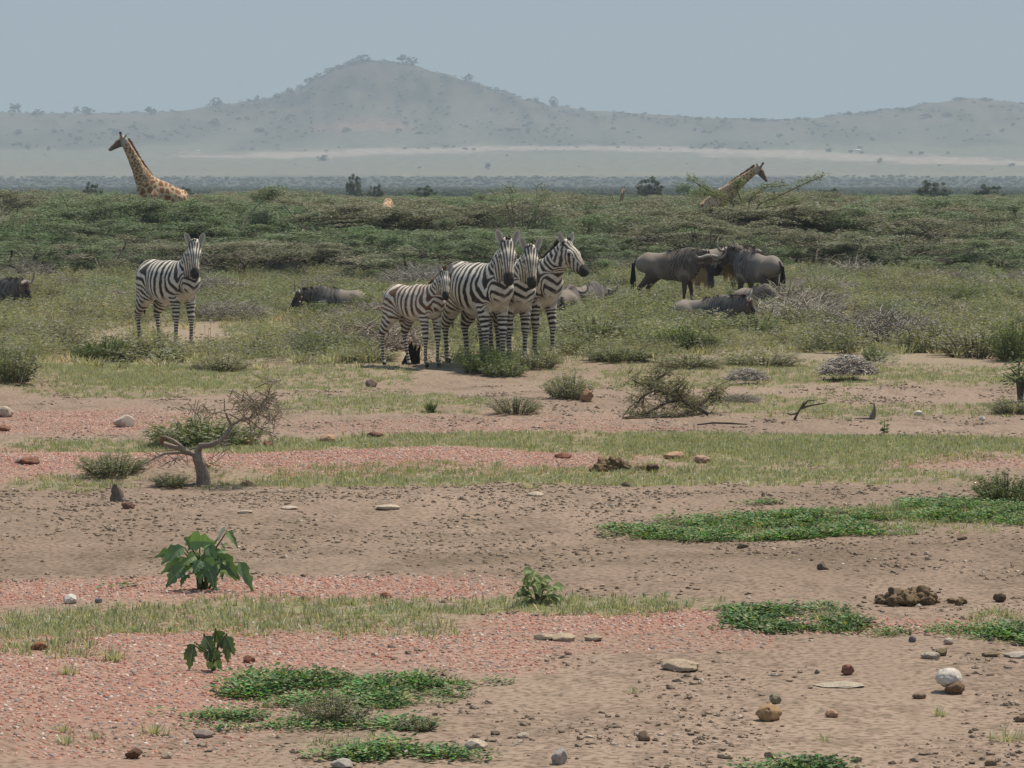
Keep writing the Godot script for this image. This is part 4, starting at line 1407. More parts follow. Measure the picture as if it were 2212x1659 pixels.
func make_thicket():
	make_protos()
	var rng := rng_of(77)
	var near_spots: Array = []
	var far_spots: Array = []
	# rows of bushes that stand closer than their crowns are wide
	var d := 81.5
	while d < 420.0:
		var step := 2.9 if d < 160.0 else (3.3 if d < 260.0 else 6.0)
		var half := d * 0.172 + 3.0
		var x := -half + rng.randf() * step
		while x < half:
			var p := Vector3(x + rng.randf_range(-0.8, 0.8), 0, -d + rng.randf_range(-1.1, 1.1))
			var ux := CX + FU * p.x / -p.z
			x += step * rng.randf_range(0.75, 1.35)
			var front := 84.0 + 8.0 * noise_a.get_noise_2d(p.x * 0.8, 4.0)
			if ux > 1700.0:
				front += 3.0
			if -p.z < front:
				continue
			if noise_a.get_noise_2d(p.x * 0.9 + 30.0, p.z * 0.5) < -0.42 and -p.z < 115.0:
				continue
			var h := rng.randf_range(1.15, 1.75)
			if -p.z < 97.0: h = rng.randf_range(0.6, 1.5)
			if -p.z > 99.0: h = rng.randf_range(1.2, 2.0)
			if -p.z > 112.0: h = rng.randf_range(1.2, 2.45)
			if -p.z > 150.0: h = rng.randf_range(1.3, 2.2)
			h += 0.5 * noise_a.get_noise_2d(p.x * 0.6, p.z * 0.3 + 12.0)
			h = minf(h, (EYE - (crown_line(ux) + rng.randf_range(0.0, 10.0) - HU) * -p.z / FU) / 1.06)
			# keep sight lines to the giraffes open
			for g in [[352.0, 70.0, 108.0, 1.9], [1600.0, 110.0, 106.0, 1.84], [1332.0, 40.0, 128.0, 1.85], [836.0, 36.0, 110.0, 1.72]]:
				if absf(ux - g[0]) < g[1] and -p.z < g[2] + 1.0:
					h = minf(h, g[3] - (g[2] + p.z) * 0.004)
					if -p.z > g[2] - 3.0: h = 0.0
			if h <= 0.0:
				continue
			(near_spots if -p.z < 152.0 else far_spots).append([on_ground(p), h])
		d += 2.6 if d < 160.0 else (4.5 if d < 260.0 else 9.0)
	# bushes close in front of the giraffes
	for g in [[352.0, 102.5, 95.0, 2.02], [1600.0, 101.0, 130.0, 1.84], [836.0, 105.0, 50.0, 1.80], [1332.0, 122.0, 50.0, 1.9]]:
		var gx: float = g[0] - g[2]
		while gx < g[0] + g[2]:
			near_spots.append([on_ground(deep(gx, 406, g[1] + rng.randf_range(-1.2, 1.2))), g[3] + rng.randf_range(-0.12, 0.06)])
			gx += 32.0
	near_spots.sort_custom(func(a, b): return a[0].z > b[0].z)
	var label := "olive green flat-topped thorn bush in the dense thicket behind the animals"
	for i in near_spots.size():
		var e: Array = near_spots[i]
		if i >= 295:
			far_spots.append(e)
			continue
		var proto: Array = thorns[rng.randi() % thorns.size()]
		var tone := "olive green"
		var kind := thorns.find(proto)
		if kind in [3, 9, 12, 13]: tone = "dusty grey green"
		elif kind in [5, 10]: tone = "fresh green"
		elif kind == 7: tone = "pale half-bare"
		var bx: float = CX + FU * e[0].x / -e[0].z
		var row := "front edge" if e[0].z > -97.0 else ("middle" if e[0].z > -112.0 else "back")
		var spot := "at the left edge" if bx < 250 else ("behind the lone zebra" if bx < 520 else ("between lone zebra and foal" if bx < 820 else ("behind the zebra group" if bx < 1290 else ("behind the standing wildebeest" if bx < 1720 else ("right of the standing wildebeest" if bx < 2000 else "near the right edge")))))
		label = "%s thorn bush, thicket's %s, %s" % [tone, row, spot]
		var o := thing("thorn_bush", e[0], label, "bush", "thorn bushes of the thicket", rng.randf() * TAU)
		var sx := rng.randf_range(0.95, 1.7)
		o.scale = Vector3(sx, e[1] / 1.75, sx)
		part("stem", proto[0], o)
		part("crown", proto[1], o)
	print("near bushes ", near_spots.size(), " far ", far_spots.size())
	var sets := [[], [], [], []]
	for e in far_spots:
		var sx2 := rng.randf_range(0.95, 1.5)
		(sets[rng.randi() % 4] as Array).append(Transform3D(Basis(Vector3.UP, rng.randf() * TAU).scaled(Vector3(sx2, e[1] / 1.75, sx2)), e[0]))
	for k in 4:
		var tints := PackedColorArray()
		for t in sets[k]:
			var b := rng.randf_range(0.85, 1.15)
			tints.append(Color(b * rng.randf_range(0.94, 1.08), b, b))
		copies("distant_thicket", thorns[k][1], sets[k], tints, "far olive thicket stretching to the foot of the plain", "thicket")
	# taller shrubs and trees that stand out of the thicket
	var wispy := thorn_bush(150, 3.0, 2.6, 44, 4200, 0.07, FRESH + OLIVE, 1.0)
	place_shrub(wispy, "sapling", on_ground(deep(1130, 406, 101.0)), 0.85, 1.34, 0.4, "tall wispy sapling rising above the thicket behind the zebras", "sapling")
	place_shrub(wispy, "sapling", on_ground(deep(1265, 406, 112.0)), 0.5, 1.22, 2.4, "thin pale green sapling beside the tall wispy one", "sapling")
	place_shrub(thorns[2], "thorn_bush", on_ground(deep(575, 406, 104.0)), 1.45, 1.42, 1.4, "broad flat-topped thorn bush standing highest left of the zebra group", "bush")
	place_shrub(thorns[4], "thorn_bush", on_ground(deep(90, 406, 106.0)), 1.7, 1.36, 0.9, "wide olive thorn bush highest at the left edge", "bush")
	place_shrub(thorns[1], "thorn_bush", on_ground(deep(1505, 406, 150.0)), 1.1, 1.55, 2.0, "dark bush left of the browsing giraffe", "bush")
	# the open tree with long branches round the browsing giraffe
	long_branch_tree()
	var round_tree := thorn_bush(160, 3.4, 3.0, 70, 16000, 0.17, [Color(0.075, 0.10, 0.05), Color(0.095, 0.115, 0.06)])
	for e in [[765, 414, 38, 42, "round dark green tree standing alone left of the zebra group's horizon"], [1403, 420, 62, 43, "bushy round tree on the thicket horizon left of the browsing giraffe"], [2015, 420, 82, 34, "broad flat tree on the thicket horizon at right"], [2137, 421, 76, 26, "low spreading tree on the thicket horizon near the right edge"], [812, 414, 40, 20, "small bush right of the lone round tree"], [200, 418, 46, 28, "dark rounded bush left of the tall giraffe"], [915, 424, 60, 26, "grey green bush above the hidden giraffe"], [1790, 421, 70, 18, "low hazy bush right of the long thorny branches"], [400, 414, 36, 14, "faint bush just right of the tall giraffe's back"]]:
		var dd := 330.0 if e[0] != 765 else 420.0
		var w := deep(e[0], 406, dd)
		w = on_ground(w)
		var k := unit(w)
		place_shrub(round_tree, "horizon_tree", w, e[2] * k / 3.4, ((e[1] - 406) * 0.0 + EYE + (406 - (e[1] - e[3])) * k) / 2.75, rng.randf() * TAU, e[4], "tree", "trees on the thicket horizon")

func long_branch_tree():
	var rng := rng_of(61)
	var d := 101.0
	var base := on_ground(deep(1592, 406, d))
	var o := thing("thorn_tree", base, "open thorn tree with long yellowish branches reaching over the browsing giraffe", "tree")
	var wood := MB.new()
	var crown := MB.new()
	var bark := Color(0.42, 0.30, 0.15)
	var runs := [[[1592, 470], [1585, 440], [1555, 422], [1520, 405], [1485, 385]], [[1592, 470], [1602, 435], [1590, 405], [1600, 388]], [[1592, 470], [1640, 440], [1690, 420], [1735, 398], [1782, 378]], [[1592, 470], [1620, 430], [1650, 405], [1700, 400]], [[1592, 470], [1560, 430], [1530, 420], [1500, 418]], [[1592, 470], [1640, 450], [1700, 440], [1740, 432]]]
	for r in runs.size():
		var pts: Array = []
		var rad: Array = []
		for i in runs[r].size():
			var u: Array = runs[r][i]
			var q := deep(u[0], u[1], d + (r - 2.5) * 0.28 * i * 0.6) - base
			if i == 0:
				q = Vector3(0, -0.05, 0)
			pts.append(q)
			rad.append(lerpf(0.032, 0.011, i / float(runs[r].size() - 1)))
		wood.tube(pts, rad, 5, bark, 0.15, r)
		for i in range(1, pts.size()):
			var last: float = 1.0 if i == pts.size() - 1 else 0.75
			for j in int(95 * last):
				var q: Vector3 = (pts[i - 1] as Vector3).lerp(pts[i], rng.randf())
				q += Vector3(rng.randf_range(-1, 1), rng.randf_range(-0.35, 1.0), rng.randf_range(-1, 1)) * 0.16
				for m in 3:
					leaf_card(crown, q + Vector3(rng.randf_range(-1, 1), rng.randf_range(-1, 1), rng.randf_range(-1, 1)) * 0.05, rng, 0.085, FRESH[rng.randi() % 3] * rng.randf_range(0.75, 1.15), 0.4)
	part("trunk", wood.mesh(M.bark), o)
	part("crown", crown.mesh(M.leaf), o)

func make_far_trees():
	var rng := rng_of(91)
	var protos: Array = []
	var dark := [Color(0.085, 0.098, 0.062), Color(0.062, 0.074, 0.048)]
	for i in 4:
		protos.append(thorn_bush(400 + i, 7.0, 5.2, 30, 2400, 0.8, dark))
	var crests := [[32, 245, 26, 17, "round tree on the skyline near the left edge"], [82, 250, 22, 10, "low flat tree on the left skyline"], [165, 247, 14, 13, "small tree left of a wide one on the left skyline"], [190, 248, 28, 15, "wide flat tree on the left skyline"], [325, 248, 24, 14, "flat-topped tree on the skyline above the tall giraffe"], [466, 234, 26, 17, "umbrella tree where the left skyline starts to rise"], [555, 219, 11, 11, "tiny tree on the hill's left foot"], [780, 137, 42, 16, "pale scrubby tree at the hill summit's left end"], [872, 139, 28, 17, "umbrella tree at the right end of the hill summit"], [893, 144, 20, 15, "smaller umbrella tree beside the summit one"], [1010, 178, 24, 14, "umbrella tree halfway down the hill's right slope"], [1072, 198, 14, 8, "low bush on the hill's right slope"], [1158, 222, 11, 9, "tiny tree at the hill's right foot"], [1196, 231, 18, 17, "round tree at the hill's right foot on the skyline"], [1258, 240, 16, 6, "low bush right of the hill's foot"], [1510, 259, 16, 6, "low bush on the saddle skyline"], [1638, 264, 30, 7, "low wide bush on the lowest stretch of the skyline"], [1742, 262, 16, 7, "low bush where the right ridge starts"], [1835, 251, 14, 8, "dark bush on the right ridge's slope"], [2075, 217, 36, 6, "scrub on the right ridge's crest"], [2130, 219, 28, 6, "scrub right of the right ridge's crest"]]
	var slope := [[600, 214, 24, 12], [626, 205, 22, 14], [648, 196, 26, 14], [668, 183, 24, 15], [690, 172, 28, 14], [712, 160, 30, 14], [735, 150, 30, 12], [758, 142, 26, 12], [465, 276, 22, 18], [620, 264, 14, 12], [697, 348, 28, 15], [1054, 367, 14, 16], [60, 324, 14, 12], [105, 327, 11, 11], [38, 292, 24, 14], [252, 292, 26, 12], [1140, 290, 12, 14], [1500, 286, 12, 7], [1522, 287, 14, 8], [1560, 268, 12, 8], [1755, 294, 12, 9], [1885, 306, 16, 9], [1790, 328, 18, 10], [1838, 331, 12, 8], [1862, 333, 12, 7], [1900, 354, 14, 13], [1968, 333, 10, 8], [1990, 335, 14, 9], [2048, 333, 8, 6], [2165, 288, 14, 9], [1600, 323, 10, 6], [1636, 324, 8, 6], [1684, 297, 18, 9], [1712, 283, 12, 7], [1325, 282, 14, 6], [1100, 286, 16, 7], [560, 286, 30, 9], [750, 286, 22, 8], [860, 287, 18, 7], [325, 300, 24, 9], [170, 305, 22, 9], [1810, 268, 10, 6], [1950, 240, 16, 7], [2000, 258, 30, 10], [2045, 252, 26, 9], [2185, 360, 20, 8]]
	var i := 0
	for e in crests:
		var p := at(e[0], e[1])
		var k := unit(p)
		place_shrub(protos[i % 4], "skyline_tree", p, e[2] * k / 6.0, e[3] * k / 3.6, rng.randf() * TAU, e[4], "tree", "trees on the skyline")
		i += 1
	for e in slope:
		var p2 := at(e[0], e[1])
		var k2 := unit(p2)
		place_shrub(protos[i % 4], "plain_tree", p2, e[2] * k2 / 7.0, e[3] * k2 / 4.9, rng.randf() * TAU, "small dark hazy tree %s" % ("on the conical hill's left slope" if e[1] < 215 and e[0] < 900 else ("on the far plain at left" if e[0] < 560 else ("on the far plain below the hill" if e[0] < 1250 else ("on the far plain right of the hill" if e[0] < 1750 else "on the far plain below the right ridge")))), "tree", "scattered trees of the far plain")
		i += 1
	# scrub too small to count
	var spots: Array = []
	var tints := PackedColorArray()
	for j in 19000:
		var ux := rng.randf_range(-150, 2360)
		var d := rng.randf_range(620.0, 3390.0)
		var p3 := on_ground(Vector3((ux - CX) / FU * d, 0, -d))
		var n := noise_a.get_noise_2d(p3.x * 0.067, p3.z * 0.02)
		var keep := 0.003
		if d < 2140.0 + n * 60.0: keep = 0.8
		elif d > 2950.0: keep = clampf(0.12 + 0.5 * hilliness(ux) + n * 1.3 + noise_a.get_noise_2d(p3.x * 0.23 + 70.0, p3.z * 0.067), 0.04, 1.0)
		elif d > 2740.0: keep = clampf(0.02 + n * 0.9, 0.01, 0.5)
		if rng.randf() > keep:
			continue
		var sc := 0.22 + 0.45 * pow(rng.randf(), 2.0)
		if d < 2150.0: sc = rng.randf_range(0.2, 0.42)
		spots.append(Transform3D(Basis(Vector3.UP, rng.randf() * TAU).scaled(Vector3(sc * 1.2, sc * 0.8, sc * 1.2)), p3))
		var b := rng.randf_range(0.8, 1.2) * (1.7 if d < 2150.0 else 1.0)
		tints.append(Color(b, b, b * 1.05))
	copies("far_scrub", protos[0][1], spots, tints, "hazy scrub dotted over the far plain and the hill", "scrub")
	for e in [[1853, 327, 11, "white tin roofed hut far out on the right of the plain"], [427, 328, 7, "tiny white hut on the plain right of the tall giraffe's head"]]:
		var p4 := at(e[0], e[1])
		var o := thing("hut", p4, e[3], "hut", "distant huts")
		var w: float = e[2] * unit(p4)
		var bm := BoxMesh.new()
		bm.size = Vector3(w, w * 0.3, w * 0.5)
		bm.material = M.plaster
		part("wall", bm, o).position.y = w * 0.14
		var pr := PrismMesh.new()
		pr.size = Vector3(w * 0.62, w * 0.13, w * 1.06)
		pr.material = M.plaster
		var rf := part("roof", pr, o)
		rf.rotation.y = PI / 2
		rf.position.y = w * 0.36

# ---------------------------------------------------------------- low plants round the animals
func make_midground():
	var rng := rng_of(55)
	# [prototype, x, base y, width, height, label]
	var G := GREYT
	var list := [
		["herb4", 1048, 806, 150, 62, "low dark green shrub in front of the foremost zebra's legs"], ["herb2", 1090, 812, 110, 40, "bright yellow green leafy plant under the dark shrub"],
		["herb0", 1230, 862, 120, 62, "grey green feathery shrub on the sandy mound"], ["herb3", 1112, 893, 130, 36, "long low thorny shrub lying along the mound's left side"],
		["herb1", 1160, 800, 120, 40, "dry grassy shrub right of the bright green plant"], ["heap3", 1832, 822, 125, 50, "large mound of woven grey twigs on the bare ground at right"], ["heap3", 1612, 830, 92, 32, "small heap of grey twigs left of the large grey mound"],
		["heap1", 1600, 868, 90, 22, "low scrap of grey green twigs beside the fallen thorn branch"], ["heap0", 1990, 688, 220, 60, "wide bush of bare grey twigs on a short dark trunk at right"],
		["heap0", 690, 636, 110, 48, "grey twiggy bush behind the dark lying wildebeest"], ["heap1", 748, 694, 170, 40, "dead grey brush beside the dark lying wildebeest"], ["heap2", 500, 690, 170, 52, "fallen dry thorn branches right of the lone zebra"], ["heap2", 180, 690, 200, 40, "flattened dry thorn brush left of the lone zebra"],
		["heap1", 350, 600, 160, 90, "pale grey twiggy bush behind the lone zebra's back"], ["heap0", 740, 588, 150, 40, "grey twiggy bush at the thicket's foot left of the foal"],
		["herb4", 230, 780, 180, 56, "dark green leafy shrub at the grass edge left of the lone zebra"], ["herb0", 330, 782, 190, 52, "grey green shrub before the lone zebra's hind legs"], ["herb1", 20, 830, 150, 90, "green bush at the left edge on a sandy bank"], ["herb3", 90, 760, 200, 60, "dusty herbs beside the left edge bush"], ["herb0", 480, 800, 150, 36, "silvery grass shrub below the lone zebra"], ["herb3", 560, 772, 190, 36, "dry shrub between the lone zebra and the foal"], ["herb1", 700, 762, 170, 32, "dry green shrub left of the foal"], ["herb0", 800, 780, 150, 32, "grey green shrub behind the foal's hind legs"],
		["herb1", 1290, 745, 220, 66, "tall weedy clump right of the zebras' legs"], ["herb0", 1400, 745, 230, 60, "grey green weedy clump below the brown standing wildebeest"], ["heap2", 1500, 720, 190, 48, "dry thorn brush in front of the lying pale wildebeest"], ["herb4", 1480, 760, 160, 60, "dark shrub below the dry thorn brush"], ["herb1", 1620, 735, 170, 60, "silvery green grass clump below the grey standing wildebeest"], ["herb0", 1730, 720, 140, 50, "silvery clump right of the grey standing wildebeest"], ["herb3", 1790, 745, 140, 50, "grey herb clump at the edge of the sandy clearing"],
		["herb2", 1900, 745, 160, 64, "green weedy clump right of the sandy clearing"], ["herb0", 2010, 760, 180, 70, "grey green shrub clump below the wide grey bush"], ["herb3", 2110, 770, 220, 56, "dry shrub clump near the right edge"], ["herb4", 2190, 780, 120, 90, "dark thorny shrub at the right edge"], ["herb2", 1890, 782, 60, 34, "small dark green plant above the large grey mound"], ["herb1", 1340, 780, 190, 34, "dusty herbs right of the shrub by the zebras"], ["herb3", 1650, 790, 190, 30, "dry herbs above the small heap of grey twigs"], ["herb0", 1490, 792, 170, 30, "dry grassy clump above the fallen thorn branch"],
		["herb2", 700, 690, 160, 40, "green herbs in front of the dark lying wildebeest"], ["herb2", 60, 700, 160, 44, "green herbs before the wildebeest at the left edge"], ["heap1", 1760, 640, 150, 50, "grey twigs right of the black-tailed wildebeest"], ["heap0", 1850, 610, 180, 60, "grey brush at the thicket's foot at right"], ["heap2", 2120, 640, 160, 50, "grey brush at the thicket's foot near the right edge"], ["heap1", 1320, 660, 150, 50, "grey twigs left of the brown standing wildebeest"], ["heap0", 600, 600, 160, 60, "grey brush at the thicket's foot behind the sandy grass"], ["heap2", 1300, 600, 160, 60, "grey brush behind the profile zebra's head"], ["heap1", 60, 610, 160, 60, "grey brush at the thicket's foot at left"],
		["herb0", 2180, 892, 120, 38, "grey green shrub lying at the right edge by the sandy track"], ["herb4", 2170, 1084, 160, 66, "leafy dark bush on the green creeper at the right edge"], ["herb1", 245, 1028, 170, 52, "narrow-leaved herb left of the dead tree"], ["herb1", 370, 1048, 100, 30, "dry low herb under the dead tree's left branch"], ["herb2", 440, 962, 270, 66, "lush green grassy shrub behind the dead tree"], ["herb3", 720, 1560, 190, 60, "wispy grey green weed in the front creeper patch"], ["herb1", 905, 1575, 110, 30, "wispy weed trailing right of the front creeper patch"],
	]
	for e in list:
		var kind: String = e[0]
		var k := int(kind.substr(4))
		var p := at(e[1], e[2])
		var u := unit(p)
		if kind.begins_with("herb"):
			place_shrub(herbs[k], "low_shrub", p, e[3] * u / 0.95, e[4] * u / 0.5, rng.randf() * TAU, e[5], "shrub", "low shrubs around the herd")
		else:
			place_shrub(heaps[k], "dry_brush", p, e[3] * u / 1.9, e[4] * u / 0.62, rng.randf() * TAU, e[5], "brush", "heaps of dry brush")
	# charred black stump by the foal's hind hoof
	var cm := MB.new()
	for j in 14:
		var a := rng.randf() * TAU
		var r := rng.randf() * 0.10
		var tall := rng.randf_range(0.05, 0.12) + (0.26 * rng.randf() if absf(cos(a) * r - 0.05) < 0.05 else 0.0)
		cm.tube([Vector3(cos(a) * r * 1.7, -0.02, sin(a) * r), Vector3(cos(a) * r * 1.8, tall * 0.5, sin(a) * r), Vector3(cos(a) * r * 2.0 + rng.randf_range(-0.03, 0.03), tall, sin(a) * r * 1.2)], [0.05, rng.randf_range(0.02, 0.045), 0.006], 6, Color(0.035, 0.03, 0.026), 0.35, j)
	solo("burnt_stump", cm.mesh(M.bark), at(880, 788), "jagged black burnt stump between the foal's hind and front legs", "stump")
	# sapling at the right edge
	var st := MB.new()
	var pb := at(2204, 868)
	var rr := rng_of(8)
	var lf := MB.new()
	var u2 := unit(pb)
	for j in 7:
		var top := Vector3(rr.randf_range(-60, 90) * u2, rr.randf_range(60, 125) * u2, rr.randf_range(-0.3, 0.3))
		var mid := Vector3(rr.randf_range(-8, 8) * u2, rr.randf_range(30, 50) * u2, 0)
		st.tube([Vector3(0, -0.03, 0), mid, top], [0.03, 0.022, 0.006], 5, Color(0.19, 0.16, 0.135), 0.2, j)
		for m in 130:
			leaf_card(lf, mid.lerp(top, rr.randf_range(0.2, 1.1)) + Vector3(rr.randf_range(-1, 1), rr.randf_range(-1, 1), rr.randf_range(-1, 1)) * 0.12, rr, 0.05, OLIVE[rr.randi() % 5] * rr.randf_range(0.5, 1.0), 0.3)
	var so := thing("thorn_sapling", pb, "dark thorn sapling cut by the right edge beside the sandy track", "sapling")
	part("trunk", st.mesh(M.bark), so)
	part("crown", lf.mesh(M.leaf), so)

# ---------------------------------------------------------------- dead tree, weeds, stones in the foreground
# a broad leaf with toothed lobes, folded along the midrib; root, direction, sideways axis
func lobed_leaf(root: Vector3, dir: Vector3, side: Vector3, length: float, width: float, droop: float, col: Color, sd: int, lobes := 3.0) -> MB:
	var mb := MB.new()
	var rng := rng_of(sd)
	var up := side.cross(dir).normalized()
	if up.y < 0.0:
		up = -up
	var rows := 14
	var prev: Array = []
	for i in rows + 1:
		var t := i / float(rows)
		var env := pow(sin(PI * pow(t, 0.62)), 0.8) * (1.0 - 0.25 * t)
		var tooth := 1.0 - 0.42 * pow(absf(sin(t * PI * lobes + 0.4)), 1.5) * smoothstep(0.05, 0.3, t)
		var hw := width * 0.5 * env * tooth + 0.001
		var c := root + dir * length * t + Vector3.DOWN * droop * length * t * t + up * length * 0.08 * sin(PI * t)
		var l := c - side * hw * (1.0 + rng.randf_range(-0.12, 0.12)) + up * hw * 0.35 + dir * hw * 0.25
		var r := c + side * hw * (1.0 + rng.randf_range(-0.12, 0.12)) + up * hw * 0.35 + dir * hw * 0.25
		if i > 0:
			var shade := rng.randf_range(0.92, 1.08)
			mb.quad(prev[1], prev[0], l, c, col * shade)
			mb.quad(prev[2], prev[1], c, r, col * rng.randf_range(0.92, 1.08))
			if i < rows - 1 and i > 1:
				var rib := up * 0.0016
				mb.quad(prev[1] - side * 0.003 + rib, prev[1] + side * 0.003 + rib, c + side * 0.003 + rib, c - side * 0.003 + rib, Color(0.33, 0.40, 0.22))
		prev = [l, c, r]
	return mb

func make_foreground_plants():
	var rng := rng_of(31)
	dead_tree()
	thorn_branch()
	# --- big leafy plant: [tip x, tip y, start x, start y, width share, droop, depth]
	var base := at(436, 1272)
	var u := unit(base)
	var o := thing("leafy_weed", base, "large green leafy weed with lobed drooping leaves and a white bud on pink gravel", "weed")
	var stems := MB.new()
	var greens := [Color(0.155, 0.255, 0.125), Color(0.135, 0.225, 0.13), Color(0.185, 0.29, 0.12)]
	var leaf_list := [[338, 1196, 392, 1188, 34, 0.15, 0.02], [352, 1210, 398, 1182, 40, 0.12, 0.05], [462, 1168, 408, 1172, 58, 0.1, -0.02], [400, 1160, 432, 1180, 50, 0.1, -0.06], [362, 1258, 400, 1222, 46, 0.15, 0.10], [378, 1240, 418, 1216, 34, 0.1, -0.04], [352, 1232, 402, 1210, 36, 0.1, 0.0], [462, 1264, 452, 1222, 44, 0.1, 0.12], [432, 1255, 432, 1225, 36, 0.1, 0.06], [514, 1238, 474, 1200, 46, 0.2, 0.08], [545, 1262, 516, 1214, 34, 0.25, 0.05], [508, 1244, 468, 1212, 38, 0.15, -0.05], [474, 1186, 440, 1198, 40, 0.1, 0.0], [470, 1206, 446, 1180, 34, 0.2, 0.05], [512, 1172, 490, 1148, 22, 0.25, 0.0], [470, 1230, 440, 1208, 40, 0.1, 0.12], [418, 1234, 436, 1212, 36, 0.1, 0.12], [392, 1218, 424, 1200, 34, 0.1, 0.06], [446, 1232, 440, 1196, 36, 0.1, 0.08], [496, 1230, 466, 1196, 36, 0.15, 0.06], [410, 1196, 432, 1210, 32, 0.0, -0.05], [482, 1216, 452, 1212, 30, 0.1, -0.08]]
	var core := Vector3(0, 0.10, 0)
	for i in leaf_list.size():
		var e: Array = leaf_list[i]
		var d: float = -base.z - e[6]
		var a := deep(e[2], e[3], d) - base
		var b := deep(e[0], e[1], d - 0.03 * (i % 3)) - base
		var dir := (b - a)
		var ln := dir.length() * 1.1
		dir = dir.normalized()
		var side := dir.cross(Vector3(0.15 * (i % 3 - 1), 0.35, 1.0).normalized()).normalized()
		var mb := lobed_leaf(a, dir, side, ln, e[4] * u * 0.92, e[5], greens[i % 3] * rng.randf_range(0.75, 1.3), 500 + i)
		part("leaf", mb.mesh(M.leaf), o)
		var from := Vector3(rng.randf_range(-0.03, 0.03), 0.02 + rng.randf() * 0.06, rng.randf_range(-0.03, 0.03))
		stems.tube([from * Vector3(1, 0, 1) + Vector3(0, -0.02, 0), from.lerp(a, 0.5) + Vector3(0, 0.03, 0), a], [0.009, 0.006, 0.003], 5, Color(0.14, 0.17, 0.07), 0.1, i)
	for i in 26:  # small young leaves inside the plant
		var a := Vector3(rng.randf_range(-60, 70) * u, rng.randf_range(12, 95) * u, rng.randf_range(-0.1, 0.14))
		a.x *= 0.55 + a.y / (95 * u) * 0.3
		var dir := Vector3(a.x * 4.0 + rng.randf_range(-0.6, 0.6), rng.randf_range(-0.6, 0.6), rng.randf_range(-0.4, 0.9)).normalized()
		part("leaf", lobed_leaf(a, dir, dir.cross(Vector3(rng.randf_range(-0.4, 0.4), 0.8, 0.6)).normalized(), rng.randf_range(0.03, 0.075), rng.randf_range(0.025, 0.05), 0.2, Color(0.16, 0.27, 0.10) * rng.randf_range(0.6, 1.3), 540 + i, 3.0).mesh(M.leaf), o)
	stems.tube([core, deep(452, 1196, -base.z) - base, deep(466, 1170, -base.z) - base, deep(478, 1150, -base.z) - base], [0.008, 0.006, 0.005, 0.004], 6, Color(0.20, 0.25, 0.10))
	part("stem", stems.mesh(M.bark), o)
	var bud := MB.new()
	bud.tube([deep(470, 1168, -base.z) - base, deep(477, 1152, -base.z) - base, deep(482, 1143, -base.z) - base, deep(485, 1138, -base.z) - base], [0.006, 0.010, 0.012, 0.004], 7, Color(0.62, 0.64, 0.48), 0.1)
	part("flower_bud", bud.mesh(M.petal), o)
	# --- wilted plant nearer the camera
	var b2 := at(462, 1448)
	var u2 := unit(b2)
	var o2 := thing("leafy_weed", b2, "small wilted weed with dark hanging leaves on pink gravel near the front", "weed")
	var st2 := MB.new()
	var wl := [[410, 1443, 418, 1398, 30, 0.05, 0.02], [398, 1420, 420, 1392, 24, 0.1, -0.02], [462, 1410, 440, 1374, 34, 0.1, 0.04], [478, 1398, 466, 1362, 34, 0.05, 0.0], [506, 1410, 490, 1374, 26, 0.1, 0.03], [492, 1428, 486, 1380, 28, 0.05, -0.03], [470, 1432, 462, 1404, 30, 0.05, 0.07], [448, 1426, 452, 1406, 24, 0.05, 0.05], [478, 1444, 464, 1428, 22, 0.0, 0.08], [450, 1444, 458, 1430, 22, 0.0, 0.09], [430, 1408, 442, 1392, 18, 0.0, -0.03]]
	for i in wl.size():
		var e: Array = wl[i]
		var d: float = -b2.z - e[6]
		var a := deep(e[2], e[3], d) - b2
		var b := deep(e[0], e[1], d) - b2
		var dir := b - a
		var ln := dir.length() * 1.05
		dir = dir.normalized()
		var col := Color(0.105, 0.15, 0.08) if i < 8 else Color(0.20, 0.28, 0.09)
		var mb := lobed_leaf(a, dir, dir.cross(Vector3(0.3 * (i % 3 - 1), 0.2, 1.0).normalized()).normalized(), ln, e[4] * u2 * 1.1, e[5], col * rng.randf_range(0.85, 1.2), 600 + i, 4.0)
		part("leaf", mb.mesh(M.leaf), o2)
		st2.tube([Vector3(0, -0.02, 0), Vector3(a.x * 0.3, a.y * 0.7, a.z * 0.3), a + Vector3(0, 0.012, 0), a], [0.007, 0.006, 0.004, 0.003], 5, Color(0.15, 0.19, 0.08), 0.1, i)
	part("stem", st2.mesh(M.bark), o2)
	# --- round-leaved weed on the grass strip
	var b3 := at(1162, 1304)
	var u3 := unit(b3)
	var o3 := thing("leafy_weed", b3, "yellowish green round-leaved weed standing in the middle grass strip", "weed")
	var st3 := MB.new()
	for i in 46:
		var t := Vector2(rng.randf_range(-38, 38), rng.randf_range(4, 60))
		if i < 6:
			t = Vector2(rng.randf_range(-36, 0), rng.randf_range(58, 78))
		var a := Vector3(t.x * u3, t.y * u3, rng.randf_range(-0.08, 0.08))
		var dir := Vector3(rng.randf_range(-1, 1), rng.randf_range(-0.6, 0.5), rng.randf_range(-0.6, 1)).normalized()
		var mb := lobed_leaf(a, dir, dir.cross(Vector3(0.2, 0.7, 0.6)).normalized(), rng.randf_range(0.05, 0.08), rng.randf_range(0.045, 0.065), 0.2, Color(0.24, 0.29, 0.125) * rng.randf_range(0.65, 1.2), 700 + i, 0.0)
		part("leaf", mb.mesh(M.leaf), o3)
		if i % 3 == 0:
			st3.tube([Vector3(0, -0.02, 0), Vector3(a.x * 0.4, a.y * 0.55, a.z * 0.4), a], [0.007, 0.005, 0.002], 5, Color(0.20, 0.19, 0.10), 0.1, i)
	part("stem", st3.mesh(M.bark), o3)
	# --- spiky tuft with dry skirt
	var b4 := at(932, 891)
	var tf := MB.new()
